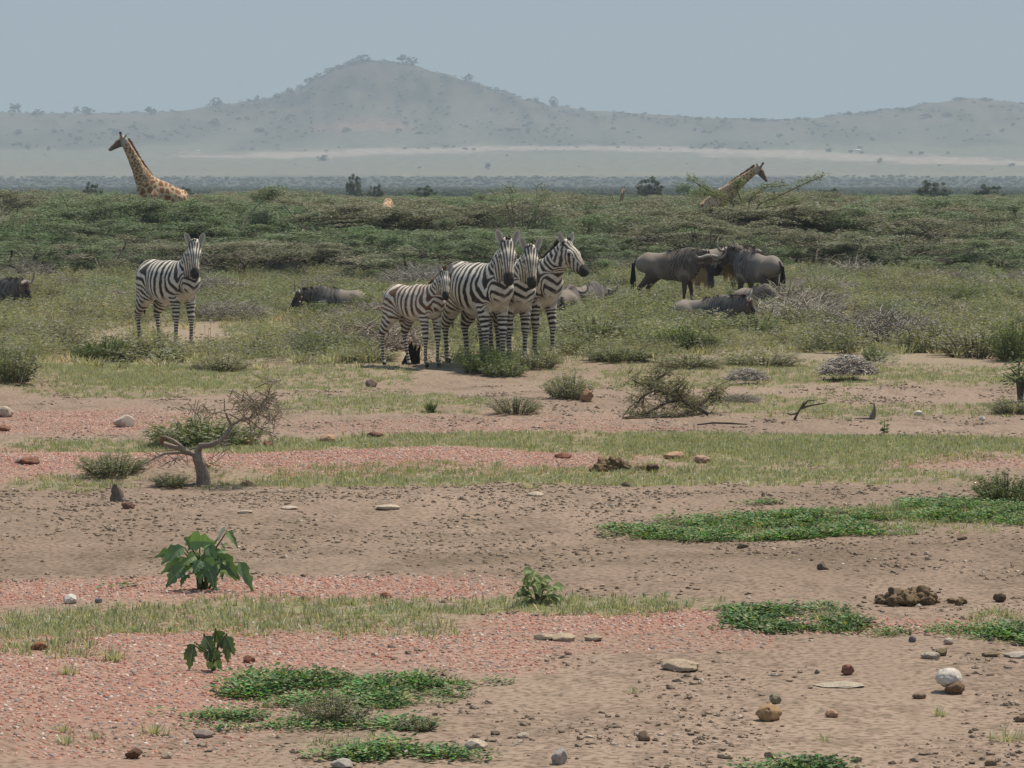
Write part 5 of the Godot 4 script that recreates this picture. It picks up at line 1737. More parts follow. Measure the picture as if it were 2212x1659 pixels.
	for i in 90:
		var a := rng.randf() * TAU
		var out := Vector3(cos(a), 0, sin(a))
		if i < 45:
			tf.blade(out * rng.randf() * 0.05, (Vector3.UP + out * rng.randf_range(0.1, 0.9)).normalized(), Vector3(-sin(a), 0, cos(a)), rng.randf_range(0.09, 0.15), 0.014, Vector3.ZERO, Color(0.075, 0.10, 0.04) * rng.randf_range(0.7, 1.2))
		else:
			tf.blade(out * rng.randf_range(0.04, 0.1), (Vector3.UP * 0.6 + out).normalized(), Vector3(-sin(a), 0, cos(a)), rng.randf_range(0.05, 0.10), 0.02, Vector3.DOWN * 0.5, Color(0.10, 0.07, 0.045) * rng.randf_range(0.6, 1.3))
	solo("spiky_tuft", tf.mesh(M.grass), b4, "dark spiky tuft with a brown dry skirt on the pale grass below the foal", "tuft")
	# --- tall weed stalk
	var b5 := at(1909, 946)
	var sk := MB.new()
	var u5 := unit(b5)
	sk.tube([Vector3.ZERO, Vector3(0.005, 20 * u5, 0), Vector3(0.01, 42 * u5, 0)], [0.006, 0.005, 0.002], 5, Color(0.16, 0.19, 0.08))
	var lv := MB.new()
	for i in 60:
		leaf_card(lv, Vector3(rng.randf_range(-0.035, 0.035), rng.randf() * 40 * u5, rng.randf_range(-0.035, 0.035)), rng, 0.05, Color(0.14, 0.19, 0.07) * rng.randf_range(0.7, 1.2), 0.1)
	var o5 := thing("weed_stalk", b5, "single upright weed stalk on the far grass strip at right", "weed")
	part("stem", sk.mesh(M.bark), o5)
	part("crown", lv.mesh(M.leaf), o5)
	# --- dry sticks
	var b6 := at(1716, 907)
	var sm := MB.new()
	for r in [[[1716, 907], [1722, 895], [1730, 880], [1736, 868]], [[1728, 882], [1750, 876], [1785, 870]], [[1724, 892], [1708, 896], [1700, 892]], [[1732, 878], [1745, 866], [1760, 864]]]:
		var pts: Array = []
		for q in r:
			pts.append(deep(q[0], q[1], -b6.z - 0.05 * pts.size()) - b6)
		var rad: Array = []
		for j in pts.size():
			rad.append(lerpf(0.014, 0.005, j / float(pts.size() - 1)))
		sm.tube(pts, rad, 5, Color(0.17, 0.14, 0.115), 0.2, 4)
	solo("dead_branch", sm.mesh(M.bark), b6, "dark forked dead branch leaning on the sandy ground at right", "branch")
	var b7 := at(1885, 906)
	var sn := MB.new()
	var u7 := unit(b7)
	sn.tube([Vector3(-0.02, -0.02, 0), Vector3(0.01, 10 * u7, 0), Vector3(0.02, 22 * u7, 0), Vector3(0.012, 36 * u7, 0)], [0.03, 0.028, 0.014, 0.007], 7, Color(0.30, 0.265, 0.24), 0.25, 2)
	sn.tube([Vector3(-0.02, 0.01, 0), Vector3(-12 * u7, 0.012, 0.03), Vector3(-40 * u7, 0.012, 0.02)], [0.018, 0.012, 0.006], 5, Color(0.26, 0.23, 0.20), 0.2, 3)
	solo("dead_snag", sn.mesh(M.bark), b7, "short upright grey snag like a bird's neck on sandy ground at right", "snag")
	var b8 := at(1560, 920)
	var sl := MB.new()
	var u8 := unit(b8)
	sl.tube([Vector3(-55 * u8, 0.015, 0.05), Vector3(-20 * u8, 0.03, 0), Vector3(20 * u8, 0.025, 0), Vector3(55 * u8, 0.012, -0.05)], [0.007, 0.011, 0.010, 0.005], 5, Color(0.12, 0.095, 0.075), 0.2, 9)
	solo("fallen_stick", sl.mesh(M.bark), b8, "long thin brown stick lying flat below the fallen thorn branch", "stick")
	# --- weathered stump
	var b9 := at(253, 1083)
	var sp := MB.new()
	var u9 := unit(b9)
	sp.tube([Vector3(0, -0.03, 0), Vector3(0.0, 8 * u9, 0), Vector3(-0.004, 20 * u9, 0), Vector3(-0.012, 30 * u9, 0)], [0.055, 0.047, 0.043, 0.03], 10, Color(0.25, 0.215, 0.185), 0.22, 6)
	sp.tube([Vector3(-0.02, 20 * u9, 0), Vector3(-0.018, 32 * u9, 0), Vector3(-0.01, 37 * u9, 0)], [0.03, 0.024, 0.014], 7, Color(0.22, 0.19, 0.165), 0.25, 7)
	sp.tube([Vector3(0.03, 3 * u9, 0.01), Vector3(0.07, 1.5 * u9, 0.02), Vector3(0.1, 0.006, 0.02)], [0.025, 0.016, 0.006], 6, Color(0.3, 0.27, 0.24), 0.2, 8)
	solo("weathered_stump", sp.mesh(M.bark), b9, "small grey weathered stump left of the dead tree", "stump")

func dead_tree():
	var rng := rng_of(17)
	var base := at(440, 1044)
	var d := -base.z
	var o := thing("dead_tree", base, "small twisted dead tree with a broken left limb and scrubby right crown", "tree")
	var bark := Color(0.40, 0.33, 0.275)
	var cv := func(cx: float, cy: float, dz: float) -> Vector3:
		return deep(cx * 0.337, 759.0 + cy * 0.337, d - dz) - base
	var u := unit(base) * 0.337
	var trunk := MB.new()
	var tp: Array = [Vector3(0, -0.04, 0)]
	for e in [[1302, 800, 0.0], [1285, 730, 0.02], [1268, 680, 0.02], [1268, 640, 0.0]]:
		tp.append(cv.call(e[0], e[1], e[2]))
	trunk.tube(tp, [48 * u, 41 * u, 37 * u, 34 * u, 26 * u], 12, bark, 0.10, 3)
	part("trunk", trunk.mesh(M.bark), o)
	var limbs := [
		[[[1268, 650, 0], [1285, 605, 0.03], [1340, 600, 0.05], [1410, 575, 0.05], [1455, 530, 0.03], [1485, 470, 0.0], [1540, 440, -0.03], [1600, 430, -0.05], [1640, 380, -0.06], [1700, 310, -0.06], [1760, 290, -0.1]], 26, 4],
		[[[1482, 465, 0], [1460, 430, 0.02], [1440, 380, 0.03], [1437, 300, 0.05]], 12, 3],
		[[[1262, 668, 0], [1215, 650, 0.06], [1150, 622, 0.1], [1090, 604, 0.12], [1045, 590, 0.14]], 22, 17],
		[[[1180, 632, 0.08], [1150, 600, 0.12], [1110, 570, 0.14], [1055, 546, 0.16]], 14, 10],
		[[[1245, 660, 0], [1160, 648, -0.08], [1060, 655, -0.12], [1000, 680, -0.14], [940, 715, -0.16], [890, 735, -0.18]], 15, 3],
		[[[1300, 612, 0], [1230, 625, -0.05], [1120, 632, -0.08], [1020, 640, -0.1]], 9, 3],
		[[[1560, 436, 0], [1605, 470, 0.05], [1610, 520, 0.08], [1595, 570, 0.1]], 7, 2], [[[1600, 440, 0], [1660, 490, -0.04], [1730, 530, -0.05], [1745, 575, -0.05]], 7, 2],
		[[[1640, 380, 0], [1600, 330, 0.06], [1530, 290, 0.1], [1490, 250, 0.12]], 7, 2], [[[1700, 310, 0], [1730, 250, 0.04], [1715, 190, 0.06]], 6, 2], [[[1700, 320, -0.05], [1780, 350, -0.1], [1810, 400, -0.1], [1780, 460, -0.1]], 6, 2], [[[1540, 440, 0], [1470, 400, 0.1], [1400, 390, 0.15], [1330, 400, 0.18], [1200, 365, 0.2]], 7, 2], [[[1780, 370, -0.1], [1840, 370, -0.1], [1900, 365, -0.1]], 4, 1.5],
	]
	for i in limbs.size():
		var mb := MB.new()
		var pts: Array = []
		var rad: Array = []
		var n: int = limbs[i][0].size()
		for j in n:
			var e: Array = limbs[i][0][j]
			pts.append(cv.call(e[0], e[1], e[2]))
			rad.append(lerpf(limbs[i][1], limbs[i][2], j / float(n - 1)) * u * 0.82)
		mb.tube(pts, rad, 8, bark * rng.randf_range(0.9, 1.15), 0.12, 20 + i)
		part("limb", mb.mesh(M.bark), o)
	# splintered pale wood at the broken ends
	var sp := MB.new()
	for j in 9:
		var a: Vector3 = cv.call(1052.0, 550.0 + j * 5.0, 0.14)
		var b: Vector3 = cv.call(1005.0 + rng.randf() * 30.0, 552.0 + j * 5.0 + rng.randf_range(-8, 6), 0.15)
		sp.tube([a, b], [6 * u, 1.5 * u], 4, Color(0.36, 0.22, 0.12) * rng.randf_range(0.8, 1.3), 0.1, j)
	part("splinter", sp.mesh(M.bark), o)
	var tw := MB.new()
	var lv := MB.new()
	# clumps: centre, spread, count
	for e in [[1560, 300, 75, 50, 34], [1640, 340, 90, 60, 55], [1720, 300, 60, 40, 26], [1720, 195, 50, 35, 22], [1590, 400, 60, 50, 26], [1700, 410, 90, 50, 34], [1260, 375, 90, 22, 22], [1400, 395, 80, 30, 20], [1770, 420, 50, 60, 16], [1650, 500, 60, 50, 16], [1740, 555, 25, 25, 8], [1150, 690, 110, 40, 26], [1010, 690, 80, 35, 14], [1370, 700, 40, 60, 10], [1420, 600, 50, 60, 20]]:
		for j in int(e[4] * 0.65):
			var c: Vector3 = cv.call(e[0] + rng.randfn() * e[2] * 0.5, e[1] + rng.randfn() * e[3] * 0.5, rng.randf_range(-0.25, 0.25))
			var dir := Vector3(rng.randf_range(-1, 1), rng.randf_range(-0.8, 0.8), rng.randf_range(-1, 1)).normalized()
			var l := rng.randf_range(0.05, 0.13)
			tw.tube([c - dir * l, c + Vector3(0, rng.randf_range(-0.02, 0.02), 0), c + dir * l], [0.004, 0.0035, 0.0015], 3, Color(0.24, 0.195, 0.16) * rng.randf_range(0.7, 1.4), 0.0, 1, false)
			if e[1] < 600:
				for m in 6:
					leaf_card(lv, c + dir * rng.randf_range(-1, 1) * l + Vector3(rng.randf_range(-1, 1), rng.randf_range(-1, 1), rng.randf_range(-1, 1)) * 0.015, rng, 0.026, Color(0.27, 0.25, 0.135).lerp(Color(0.17, 0.145, 0.095), rng.randf()), 0.2)
	part("twigs", tw.mesh(M.twig), o)
	part("dry_leaves", lv.mesh(M.leaf), o)

func thorn_branch():
	var rng := rng_of(19)
	var base := at(1500, 895)
	var d := -base.z
	var o := thing("fallen_thorn_branch", base, "fallen dark thorn branch with sparse leaves casting a shadow on the sand", "branch")
	var wood := MB.new()
	var lv := MB.new()
	var P := func(x: float, y: float, dz: float) -> Vector3:
		var q := deep(x, y, d - dz) - base
		q.y = maxf(q.y, 0.012)
		return q
	for r in [[[1530, 898, 0.1], [1500, 880, 0.05], [1470, 862, 0.0], [1440, 850, -0.05], [1400, 838, -0.1], [1365, 820, -0.1]], [[1500, 885, 0], [1478, 868, 0.2], [1460, 845, 0.25], [1478, 826, 0.3]], [[1500, 884, 0], [1530, 860, -0.2], [1552, 848, -0.3], [1556, 870, -0.35]], [[1470, 862, 0], [1440, 868, 0.3], [1400, 892, 0.5], [1345, 916, 0.7]], [[1440, 850, 0], [1412, 842, 0.2], [1384, 860, 0.35], [1372, 884, 0.45]], [[1400, 838, 0], [1425, 815, -0.1], [1440, 806, -0.1]], [[1500, 884, 0.1], [1470, 905, 0.4], [1420, 914, 0.6], [1350, 922, 0.8]]]:
		var pts: Array = []
		var rad: Array = []
		for j in r.size():
			pts.append(P.call(r[j][0], r[j][1], r[j][2]))
			rad.append(lerpf(0.022, 0.006, j / float(r.size() - 1)))
		wood.tube(pts, rad, 6, Color(0.15, 0.12, 0.10), 0.2, 3)
		for j in range(1, pts.size()):
			for m in 26:
				var c: Vector3 = (pts[j - 1] as Vector3).lerp(pts[j], rng.randf()) + Vector3(rng.randf_range(-1, 1), rng.randf_range(-0.4, 1), rng.randf_range(-1, 1)) * 0.10
				c.y = maxf(c.y, 0.02)
				var dr := Vector3(rng.randf_range(-1, 1), rng.randf_range(-0.5, 1), rng.randf_range(-1, 1)).normalized() * rng.randf_range(0.04, 0.1)
				wood.tube([c - dr, c + dr], [0.004, 0.002], 3, Color(0.20, 0.165, 0.135), 0.0, 1, false)
				for q in 7:
					leaf_card(lv, c + dr * rng.randf_range(-1, 1) + Vector3(rng.randf_range(-1, 1), rng.randf_range(-1, 1), rng.randf_range(-1, 1)) * 0.03, rng, 0.034, Color(0.24, 0.235, 0.15) * rng.randf_range(0.6, 1.3), 0.2)
	part("stem", wood.mesh(M.bark), o)
	part("dry_leaves", lv.mesh(M.leaf), o)

# ---- stones
var ico_v: PackedVector3Array
var ico_i: PackedInt32Array

func ball(level: int) -> void:
	var g := (1.0 + sqrt(5.0)) / 2.0
	ico_v = PackedVector3Array()
	for e in [[-1, g, 0], [1, g, 0], [-1, -g, 0], [1, -g, 0], [0, -1, g], [0, 1, g], [0, -1, -g], [0, 1, -g], [g, 0, -1], [g, 0, 1], [-g, 0, -1], [-g, 0, 1]]:
		ico_v.append(Vector3(e[0], e[1], e[2]).normalized())
	ico_i = PackedInt32Array([0, 11, 5, 0, 5, 1, 0, 1, 7, 0, 7, 10, 0, 10, 11, 1, 5, 9, 5, 11, 4, 11, 10, 2, 10, 7, 6, 7, 1, 8, 3, 9, 4, 3, 4, 2, 3, 2, 6, 3, 6, 8, 3, 8, 9, 4, 9, 5, 2, 4, 11, 6, 2, 10, 8, 6, 7, 9, 8, 1])
	for s in level:
		var mid := {}
		var nx := PackedInt32Array()
		for t in range(0, ico_i.size(), 3):
			var m := [0, 0, 0]
			for j in 3:
				var a := ico_i[t + j]
				var b := ico_i[t + (j + 1) % 3]
				var key := mini(a, b) * 100000 + maxi(a, b)
				if not mid.has(key):
					mid[key] = ico_v.size()
					ico_v.append((ico_v[a] + ico_v[b]).normalized())
				m[j] = mid[key]
			nx.append_array(PackedInt32Array([ico_i[t], m[0], m[2], m[0], ico_i[t + 1], m[1], m[2], m[1], ico_i[t + 2], m[0], m[1], m[2]]))
		ico_i = nx

# lump: irregular stone, sits with its base just below the ground
func lump(mb: MB, centre: Vector3, r: Vector3, sd: int, col: Color, rough: float, facets: int, level := 3, second := Color(0, 0, 0, 0)) -> void:
	ball(level)
	var rng := rng_of(sd)
	var planes: Array = []
	for i in facets:
		planes.append([Vector3(rng.randf_range(-1, 1), rng.randf_range(-0.5, 1), rng.randf_range(-1, 1)).normalized(), rng.randf_range(0.62, 0.9)])
	var base := mb.v.size()
	var off := Vector3(sd * 3.7, sd * 1.3, sd * 2.1)
	for q in ico_v:
		var p := q * (1.0 + rough * noise_b.get_noise_3dv(q * 0.9 + off) * 1.2 + rough * 0.5 * noise_c.get_noise_3dv(q * 0.45 + off))
		for pl in planes:
			var e: float = p.dot(pl[0]) - pl[1]
			if e > 0.0:
				p -= pl[0] * e * 0.92
		mb.v.append(centre + p * r)
		var tone := 1.0 + 0.25 * noise_b.get_noise_3dv(q * 1.7 + off)
		var cc := col * tone
		if second.a > 0.0 and q.y + 0.4 * noise_b.get_noise_3dv(q * 1.2 + off) < -0.12:
			cc = second * tone
		cc.a = 1.0
		mb.c.append(cc)
		mb.n.append(Vector3.ZERO)
	for t in range(0, ico_i.size(), 3):
		var a := base + ico_i[t]
		var b := base + ico_i[t + 1]
		var c := base + ico_i[t + 2]
		var nn := (mb.v[b] - mb.v[a]).cross(mb.v[c] - mb.v[a])
		mb.n[a] += nn; mb.n[b] += nn; mb.n[c] += nn
		mb.ix.append(a); mb.ix.append(c); mb.ix.append(b)
	for i in range(base, mb.v.size()):
		mb.n[i] = mb.n[i].normalized()

func make_stones():
	var WHITE := Color(0.80, 0.75, 0.68)
	var OCHRE := Color(0.46, 0.31, 0.175)
	var TAN := Color(0.52, 0.42, 0.31)
	var RED := Color(0.30, 0.15, 0.105)
	var ORANGE := Color(0.56, 0.36, 0.24)
	var GREY := Color(0.48, 0.44, 0.41)
	var BROWN := Color(0.27, 0.20, 0.14)
	var DARK := Color(0.19, 0.145, 0.115)
	var PALE := Color(0.62, 0.53, 0.43)
	# [x, base y, width, height, colour, facets, label, category]
	var list := [
		[2052, 1497, 58, 52, WHITE, 3, "rounded white stone with a brown underside on bare soil at lower right", "stone"], [1661, 1557, 52, 36, OCHRE, 6, "ochre brown angular stone on bare soil left of the white stone", "stone"], [1798, 1551, 27, 18, ORANGE, 3, "small orange stone between the ochre stone and the white one", "stone"], [1674, 1522, 28, 22, Color(0.30, 0.27, 0.20), 5, "olive grey stone just behind the ochre brown one", "stone"], [1833, 1459, 27, 23, RED, 5, "small reddish stone above the pale flat flake", "stone"], [1986, 1511, 27, 14, BROWN, 4, "brown clod left of the white stone's foot", "clod"], [1392, 1602, 30, 22, BROWN, 5, "dark brown blocky clod on bare soil at bottom centre", "clod"], [1027, 1623, 48, 24, PALE, 4, "pale elongated stone at the end of the bottom creeper patch", "stone"], [1209, 1652, 34, 38, GREY, 4, "grey upright stone at the bottom edge", "stone"], [742, 1660, 48, 20, GREY, 4, "pale grey stone cut by the bottom edge", "stone"], [440, 1594, 40, 20, Color(0.34, 0.28, 0.25), 5, "flat grey brown stone on the lower left gravel", "stone"], [360, 1640, 24, 15, TAN, 2, "round tan stone near the bottom left", "stone"], [290, 1640, 36, 24, Color(0.17, 0.095, 0.06), 3, "fuzzy reddish brown clod near the bottom left", "clod"], [85, 1406, 34, 19, Color(0.36, 0.155, 0.09), 4, "orange red stone below the left end of the grass strip", "stone"], [538, 1433, 26, 16, RED, 4, "small red stone right of the wilted weed", "stone"], [833, 1296, 24, 15, Color(0.42, 0.19, 0.12), 4, "orange stone on the red gravel right of the large weed", "stone"],
		[154, 1305, 32, 20, WHITE, 5, "crumbly white stone on the red gravel at left", "stone"], [214, 1304, 17, 12, Color(0.27, 0.28, 0.30), 3, "blue grey pebble right of the crumbly white stone", "stone"], [277, 1101, 28, 16, Color(0.22, 0.125, 0.09), 5, "brick red blocky stone below the weathered stump", "stone"], [269, 924, 42, 28, Color(0.58, 0.50, 0.43), 4, "large whitish rock left of the green grassy shrub", "rock"], [8, 902, 38, 26, PALE, 4, "pale rock at the left edge above the pink gravel", "rock"], [66, 1004, 46, 15, RED, 4, "flat dark red slab on the left pink gravel bank", "rock"], [8, 934, 28, 14, RED, 4, "dark red rock cut by the left edge", "rock"], [42, 1003, 20, 9, Color(0.28, 0.2, 0.17), 4, "small brown stone left of the flat red slab", "stone"], [709, 957, 36, 17, ORANGE, 4, "orange tan rock on the far grass strip", "rock"], [532, 964, 38, 17, ORANGE, 4, "orange tan rock right of the dead tree", "rock"], [578, 966, 24, 12, RED, 4, "reddish stone beside the orange tan rock near the dead tree", "stone"], [802, 838, 23, 18, Color(0.33, 0.25, 0.20), 4, "brown rock on bare sand left of the foal", "rock"], [1267, 870, 25, 27, Color(0.42, 0.26, 0.17), 4, "upright orange rock on the sandy mound", "rock"], [1455, 993, 40, 17, ORANGE, 4, "orange rock at the right end of the pink gravel bank", "rock"], [1515, 1002, 36, 17, Color(0.52, 0.36, 0.27), 3, "rounded pinkish rock beside the orange one on the gravel bank", "rock"], [1215, 992, 34, 13, Color(0.25, 0.115, 0.075), 4, "dark red flat rock on the pink gravel bank", "rock"], [810, 946, 34, 12, Color(0.20, 0.115, 0.09), 4, "dark flat rock on the edge of the far grass strip", "rock"], [442, 1036, 24, 15, ORANGE, 3, "orange stone just right of the dead tree's foot", "stone"], [533, 1050, 24, 11, ORANGE, 3, "flat orange stone in the grass right of the dead tree", "stone"], [1984, 899, 20, 11, WHITE, 4, "white stone on bare sand right of the grey snag", "stone"], [2122, 910, 14, 10, WHITE, 4, "small white stone near the right edge of the sand", "stone"],
		[1472, 1449, 78, 22, TAN, 5, "crusty tan clod with a dark hollow edge on bare soil", "clod"], [1175, 1384, 42, 14, TAN, 4, "leftmost tan clod in the crusty row below the grass strip", "clod"], [1218, 1386, 50, 16, TAN, 4, "middle tan clod in the crusty row below the grass strip", "clod"], [1282, 1386, 40, 14, TAN, 4, "rightmost tan clod in the crusty row below the grass strip", "clod"], [838, 1103, 52, 12, PALE, 4, "pale crusty clod on the upper bare soil", "clod"], [1158, 1074, 32, 10, PALE, 4, "pale crusty clod below the second grass strip", "clod"], [626, 1101, 36, 7, PALE, 4, "thin pale clod left of the pale crusty one on the upper soil", "clod"], [1815, 1483, 100, 8, Color(0.50, 0.44, 0.35), 3, "long flat pale flake of dried mud", "flake"], [2012, 1424, 42, 14, Color(0.46, 0.41, 0.34), 5, "chalky grey lump above the white stone", "clod"], [2034, 1418, 26, 16, Color(0.24, 0.19, 0.12), 4, "olive brown lump touching the chalky one", "clod"], [2200, 1421, 70, 12, Color(0.48, 0.43, 0.37), 5, "chalky flake at the right edge", "flake"], [2140, 1420, 40, 12, Color(0.26, 0.20, 0.13), 4, "brown lump left of the right edge's chalky flake", "clod"], [2049, 1394, 22, 15, PALE, 3, "small pale stone below the right creeper patch", "stone"], [1971, 1389, 16, 14, Color(0.24, 0.22, 0.22), 3, "small dark grey stone below the red gravel at right", "stone"], [1353, 1053, 20, 11, DARK, 4, "dark clod at the foot of the second grass strip", "clod"], [1775, 1233, 20, 16, DARK, 4, "dark clod on churned soil below the middle creeper", "clod"], [1605, 1186, 26, 12, DARK, 4, "dark clod at the middle creeper's lower edge", "clod"], [2080, 1168, 24, 10, BROWN, 4, "brown clod right of the middle creeper patch", "clod"], [1568, 1640, 34, 16, TAN, 4, "tan stone on the bottom right creeper's left end", "stone"], [1665, 1640, 30, 16, Color(0.36, 0.28, 0.20), 5, "brown crusty clod right of the bottom centre", "clod"], [1850, 1646, 22, 14, TAN, 3, "small tan stone at the bottom right", "stone"], [2205, 1560, 30, 14, BROWN, 4, "brown clod cut by the right edge", "clod"], [2140, 1655, 24, 13, BROWN, 3, "brown clod at the bottom right corner", "clod"], [1130, 1596, 26, 12, PALE, 3, "small pale stone above the bottom edge", "stone"], [1070, 1590, 20, 11, DARK, 4, "small dark clod above the pale elongated stone", "clod"], [985, 1508, 24, 13, TAN, 3, "small tan stone at the right tip of the front creeper patch", "stone"], [530, 1110, 30, 6, PALE, 3, "thin pale flake on the upper soil", "flake"],
	]
	for i in list.size():
		var e: Array = list[i]
		var p := at(e[0], e[1] - 2)
		var u := unit(p)
		var mb := MB.new()
		var h: float = e[3] * u
		var second := Color(0, 0, 0, 0)
		if i == 0:
			second = Color(0.20, 0.125, 0.075)
		if i == 0:
			lump(mb, Vector3(-0.005, h * 0.60, -0.01), Vector3(h * 0.56, h * 0.42, h * 0.46), 811, e[4], 0.14, 2, 3)
			lump(mb, Vector3(0.02, h * 0.22, 0.03), Vector3(h * 0.40, h * 0.30, h * 0.34), 812, Color(0.25, 0.165, 0.105), 0.25, 4, 3)
		else: lump(mb, Vector3(0, h * 0.42, 0), Vector3(e[2] * u * 0.53, h * 0.58, minf(e[2] * u * 0.45, 0.22)), 800 + i, e[4], 0.24, e[5] + 2, 3, second)
		solo("stone" if e[7] != "clod" and e[7] != "flake" else ("soil_clod" if e[7] == "clod" else "mud_flake"), mb.mesh(M.rock), p, e[6], e[7], "", 0.0)
	# heaps of dung, each ball a part
	var rng := rng_of(71)
	for e in [["large heap of brown elephant dung balls on churned soil at right", 1975, 1306, 54, 17, 0.038], ["dark heap of dung balls on the pink gravel bank", 1325, 1018, 34, 9, 0.045]]:
		var p := at(e[1], e[2])
		var u := unit(p)
		var o := thing("dung_pile", p, e[0], "dung pile")
		var spots: Array = []
		for j in int(e[4]):
			spots.append(Vector3(rng.randf_range(-1, 1) * e[3] * u * 0.9, 0, rng.randf_range(-0.06, 0.08)))
		for j in range(3, 7):
			spots.append(Vector3((j - 5) * e[3] * u * 0.36, e[5] * 0.85, rng.randf_range(-0.03, 0.03)))
		for x in [1.55, 1.75, 2.0, -1.25, -1.4]:
			spots.append(Vector3(x * e[3] * u, 0, rng.randf_range(-0.05, 0.05)))
		for j in spots.size():
			var mb := MB.new()
			var s: float = e[5] * rng.randf_range(0.75, 1.2) * (0.62 if absf(spots[j].x) > e[3] * u * 1.1 else 1.0)
			lump(mb, Vector3(0, s * 0.75, 0), Vector3(s * 1.15, s * 0.9, s), 1000 + j + int(e[1]), Color(0.26, 0.185, 0.10).lerp(Color(0.17, 0.125, 0.085), rng.randf()), 0.75, 2, 2)
			var ball_part := part("dung_ball", mb.mesh(M.rock), o)
			ball_part.position = spots[j]
	for e in [[1905, 1302, 0.03, "two small dung balls left of the large heap"], [2160, 1300, 0.03, "lone dark dung ball right of the large heap"], [1410, 1020, 0.045, "lone dung ball right of the dark heap on the gravel bank"]]:
		var p := at(e[0], e[1])
		var mb := MB.new()
		lump(mb, Vector3(0, e[2] * 0.75, 0), Vector3(e[2] * 1.2, e[2] * 0.9, e[2]), 1200 + int(e[0]), Color(0.13, 0.09, 0.06), 0.4, 2, 2)
		if e[0] == 1905:
			lump(mb, Vector3(0.07, e[2] * 0.6, 0.02), Vector3(e[2], e[2] * 0.8, e[2] * 0.9), 1205, Color(0.15, 0.10, 0.06), 0.4, 2, 2)
		solo("dung", mb.mesh(M.rock), p, e[3], "dung")

# ---------------------------------------------------------------- what nobody could count
func grass_tuft(sd: int, blades: int, h: float, spread: float, width: float, tones: Array, lean := 0.5) -> ArrayMesh:
	var rng := rng_of(sd)
	var mb := MB.new()
	for i in blades:
		var a := rng.randf() * TAU
		var out := Vector3(cos(a), 0, sin(a))
		mb.blade(out * rng.randf() * spread, (Vector3.UP + out * rng.randf_range(0.0, lean) * 1.6).normalized(), Vector3(-sin(a), 0, cos(a)), h * rng.randf_range(0.5, 1.1), width, Vector3(rng.randf_range(-0.3, 0.3), -0.25, rng.randf_range(-0.3, 0.3)), tones[rng.randi() % tones.size()] * rng.randf_range(0.75, 1.25))
	return mb.mesh(M.grass)

func creeper_sprig(sd: int, n: int, r: float, lsize: float, tones: Array) -> ArrayMesh:
	var rng := rng_of(sd)
	var mb := MB.new()
	for i in n:
		var a := rng.randf() * TAU
		var q := sqrt(rng.randf()) * r
		var c := Vector3(cos(a) * q, rng.randf_range(0.006, 0.05) * (1.2 - q / r * 0.6), sin(a) * q)
		var dir := Vector3(cos(a + rng.randf_range(-0.8, 0.8)), rng.randf_range(-0.15, 0.55), sin(a + rng.randf_range(-0.8, 0.8))).normalized()
		var s := dir.cross(Vector3(rng.randf_range(-0.4, 0.4), 1, rng.randf_range(-0.4, 0.4))).normalized()
		var l := lsize * rng.randf_range(0.6, 1.2)
		var w := l * 0.42
		var col: Color = tones[rng.randi() % tones.size()] * rng.randf_range(0.75, 1.25)
		var m := c + dir * l * 0.5 - s.cross(dir).abs() * l * 0.08
		var tip := c + dir * l
		mb.quad(c, m - s * w, tip, m, col)
		mb.quad(c, m, tip, m + s * w, col)
	return mb.mesh(M.leaf)

func in_patch(p: Dictionary, rng: RandomNumberGenerator, sharp := 0.92) -> Vector3:
	for i in 12:
		var x: float = rng.randf_range(-1, 1)
		var z: float = rng.randf_range(-1, 1)
		var q := pow(pow(absf(x), 3.0) + pow(absf(z), 3.0), 0.333)
		var wx: float = p.x + x * p.rx
		var wz: float = p.z + z * p.rz
		if q + noise_b.get_noise_2d(wx, wz) * 0.4 + noise_b.get_noise_2d(wx * 0.35 + 9.0, wz * 0.5) * 0.3 < sharp * rng.randf_range(0.62, 1.15):
			return Vector3(wx, ground_y(wx, wz), wz)
	return Vector3.INF

func in_view(p: Vector3) -> bool:
	return absf(p.x) < -p.z * 0.168 + 0.3 and -p.z > 12.4

func scatter(kinds: Array, density: float, rng: RandomNumberGenerator, size: Vector2, sharp := 0.92, sink := 0.0, near := 0.0, far := 1e9) -> Array:
	var spots: Array = []
	for p in patches:
		if not kinds.has(p.kind):
			continue
		var area: float = p.rx * p.rz * 3.4
		for i in int(area * density * p.s):
			var q := in_patch(p, rng, sharp)
			if q == Vector3.INF or not in_view(q) or -q.z < near or -q.z > far:
				continue
			var s := lerpf(size.x, size.y, pow(rng.randf(), 1.8 if size.y < 0.1 else 1.0))
			spots.append(Transform3D(Basis(Vector3.UP, rng.randf() * TAU).scaled(Vector3(s, s * rng.randf_range(0.75, 1.25), s)), q - Vector3(0, sink, 0)))
	return spots

func shades(n: int, rng: RandomNumberGenerator, spread := 0.2) -> PackedColorArray:
	var t := PackedColorArray()
	for i in n:
		var b := rng.randf_range(1.0 - spread, 1.0 + spread)
		t.append(Color(b * rng.randf_range(0.93, 1.07), b, b * rng.randf_range(0.93, 1.07)))
	return t

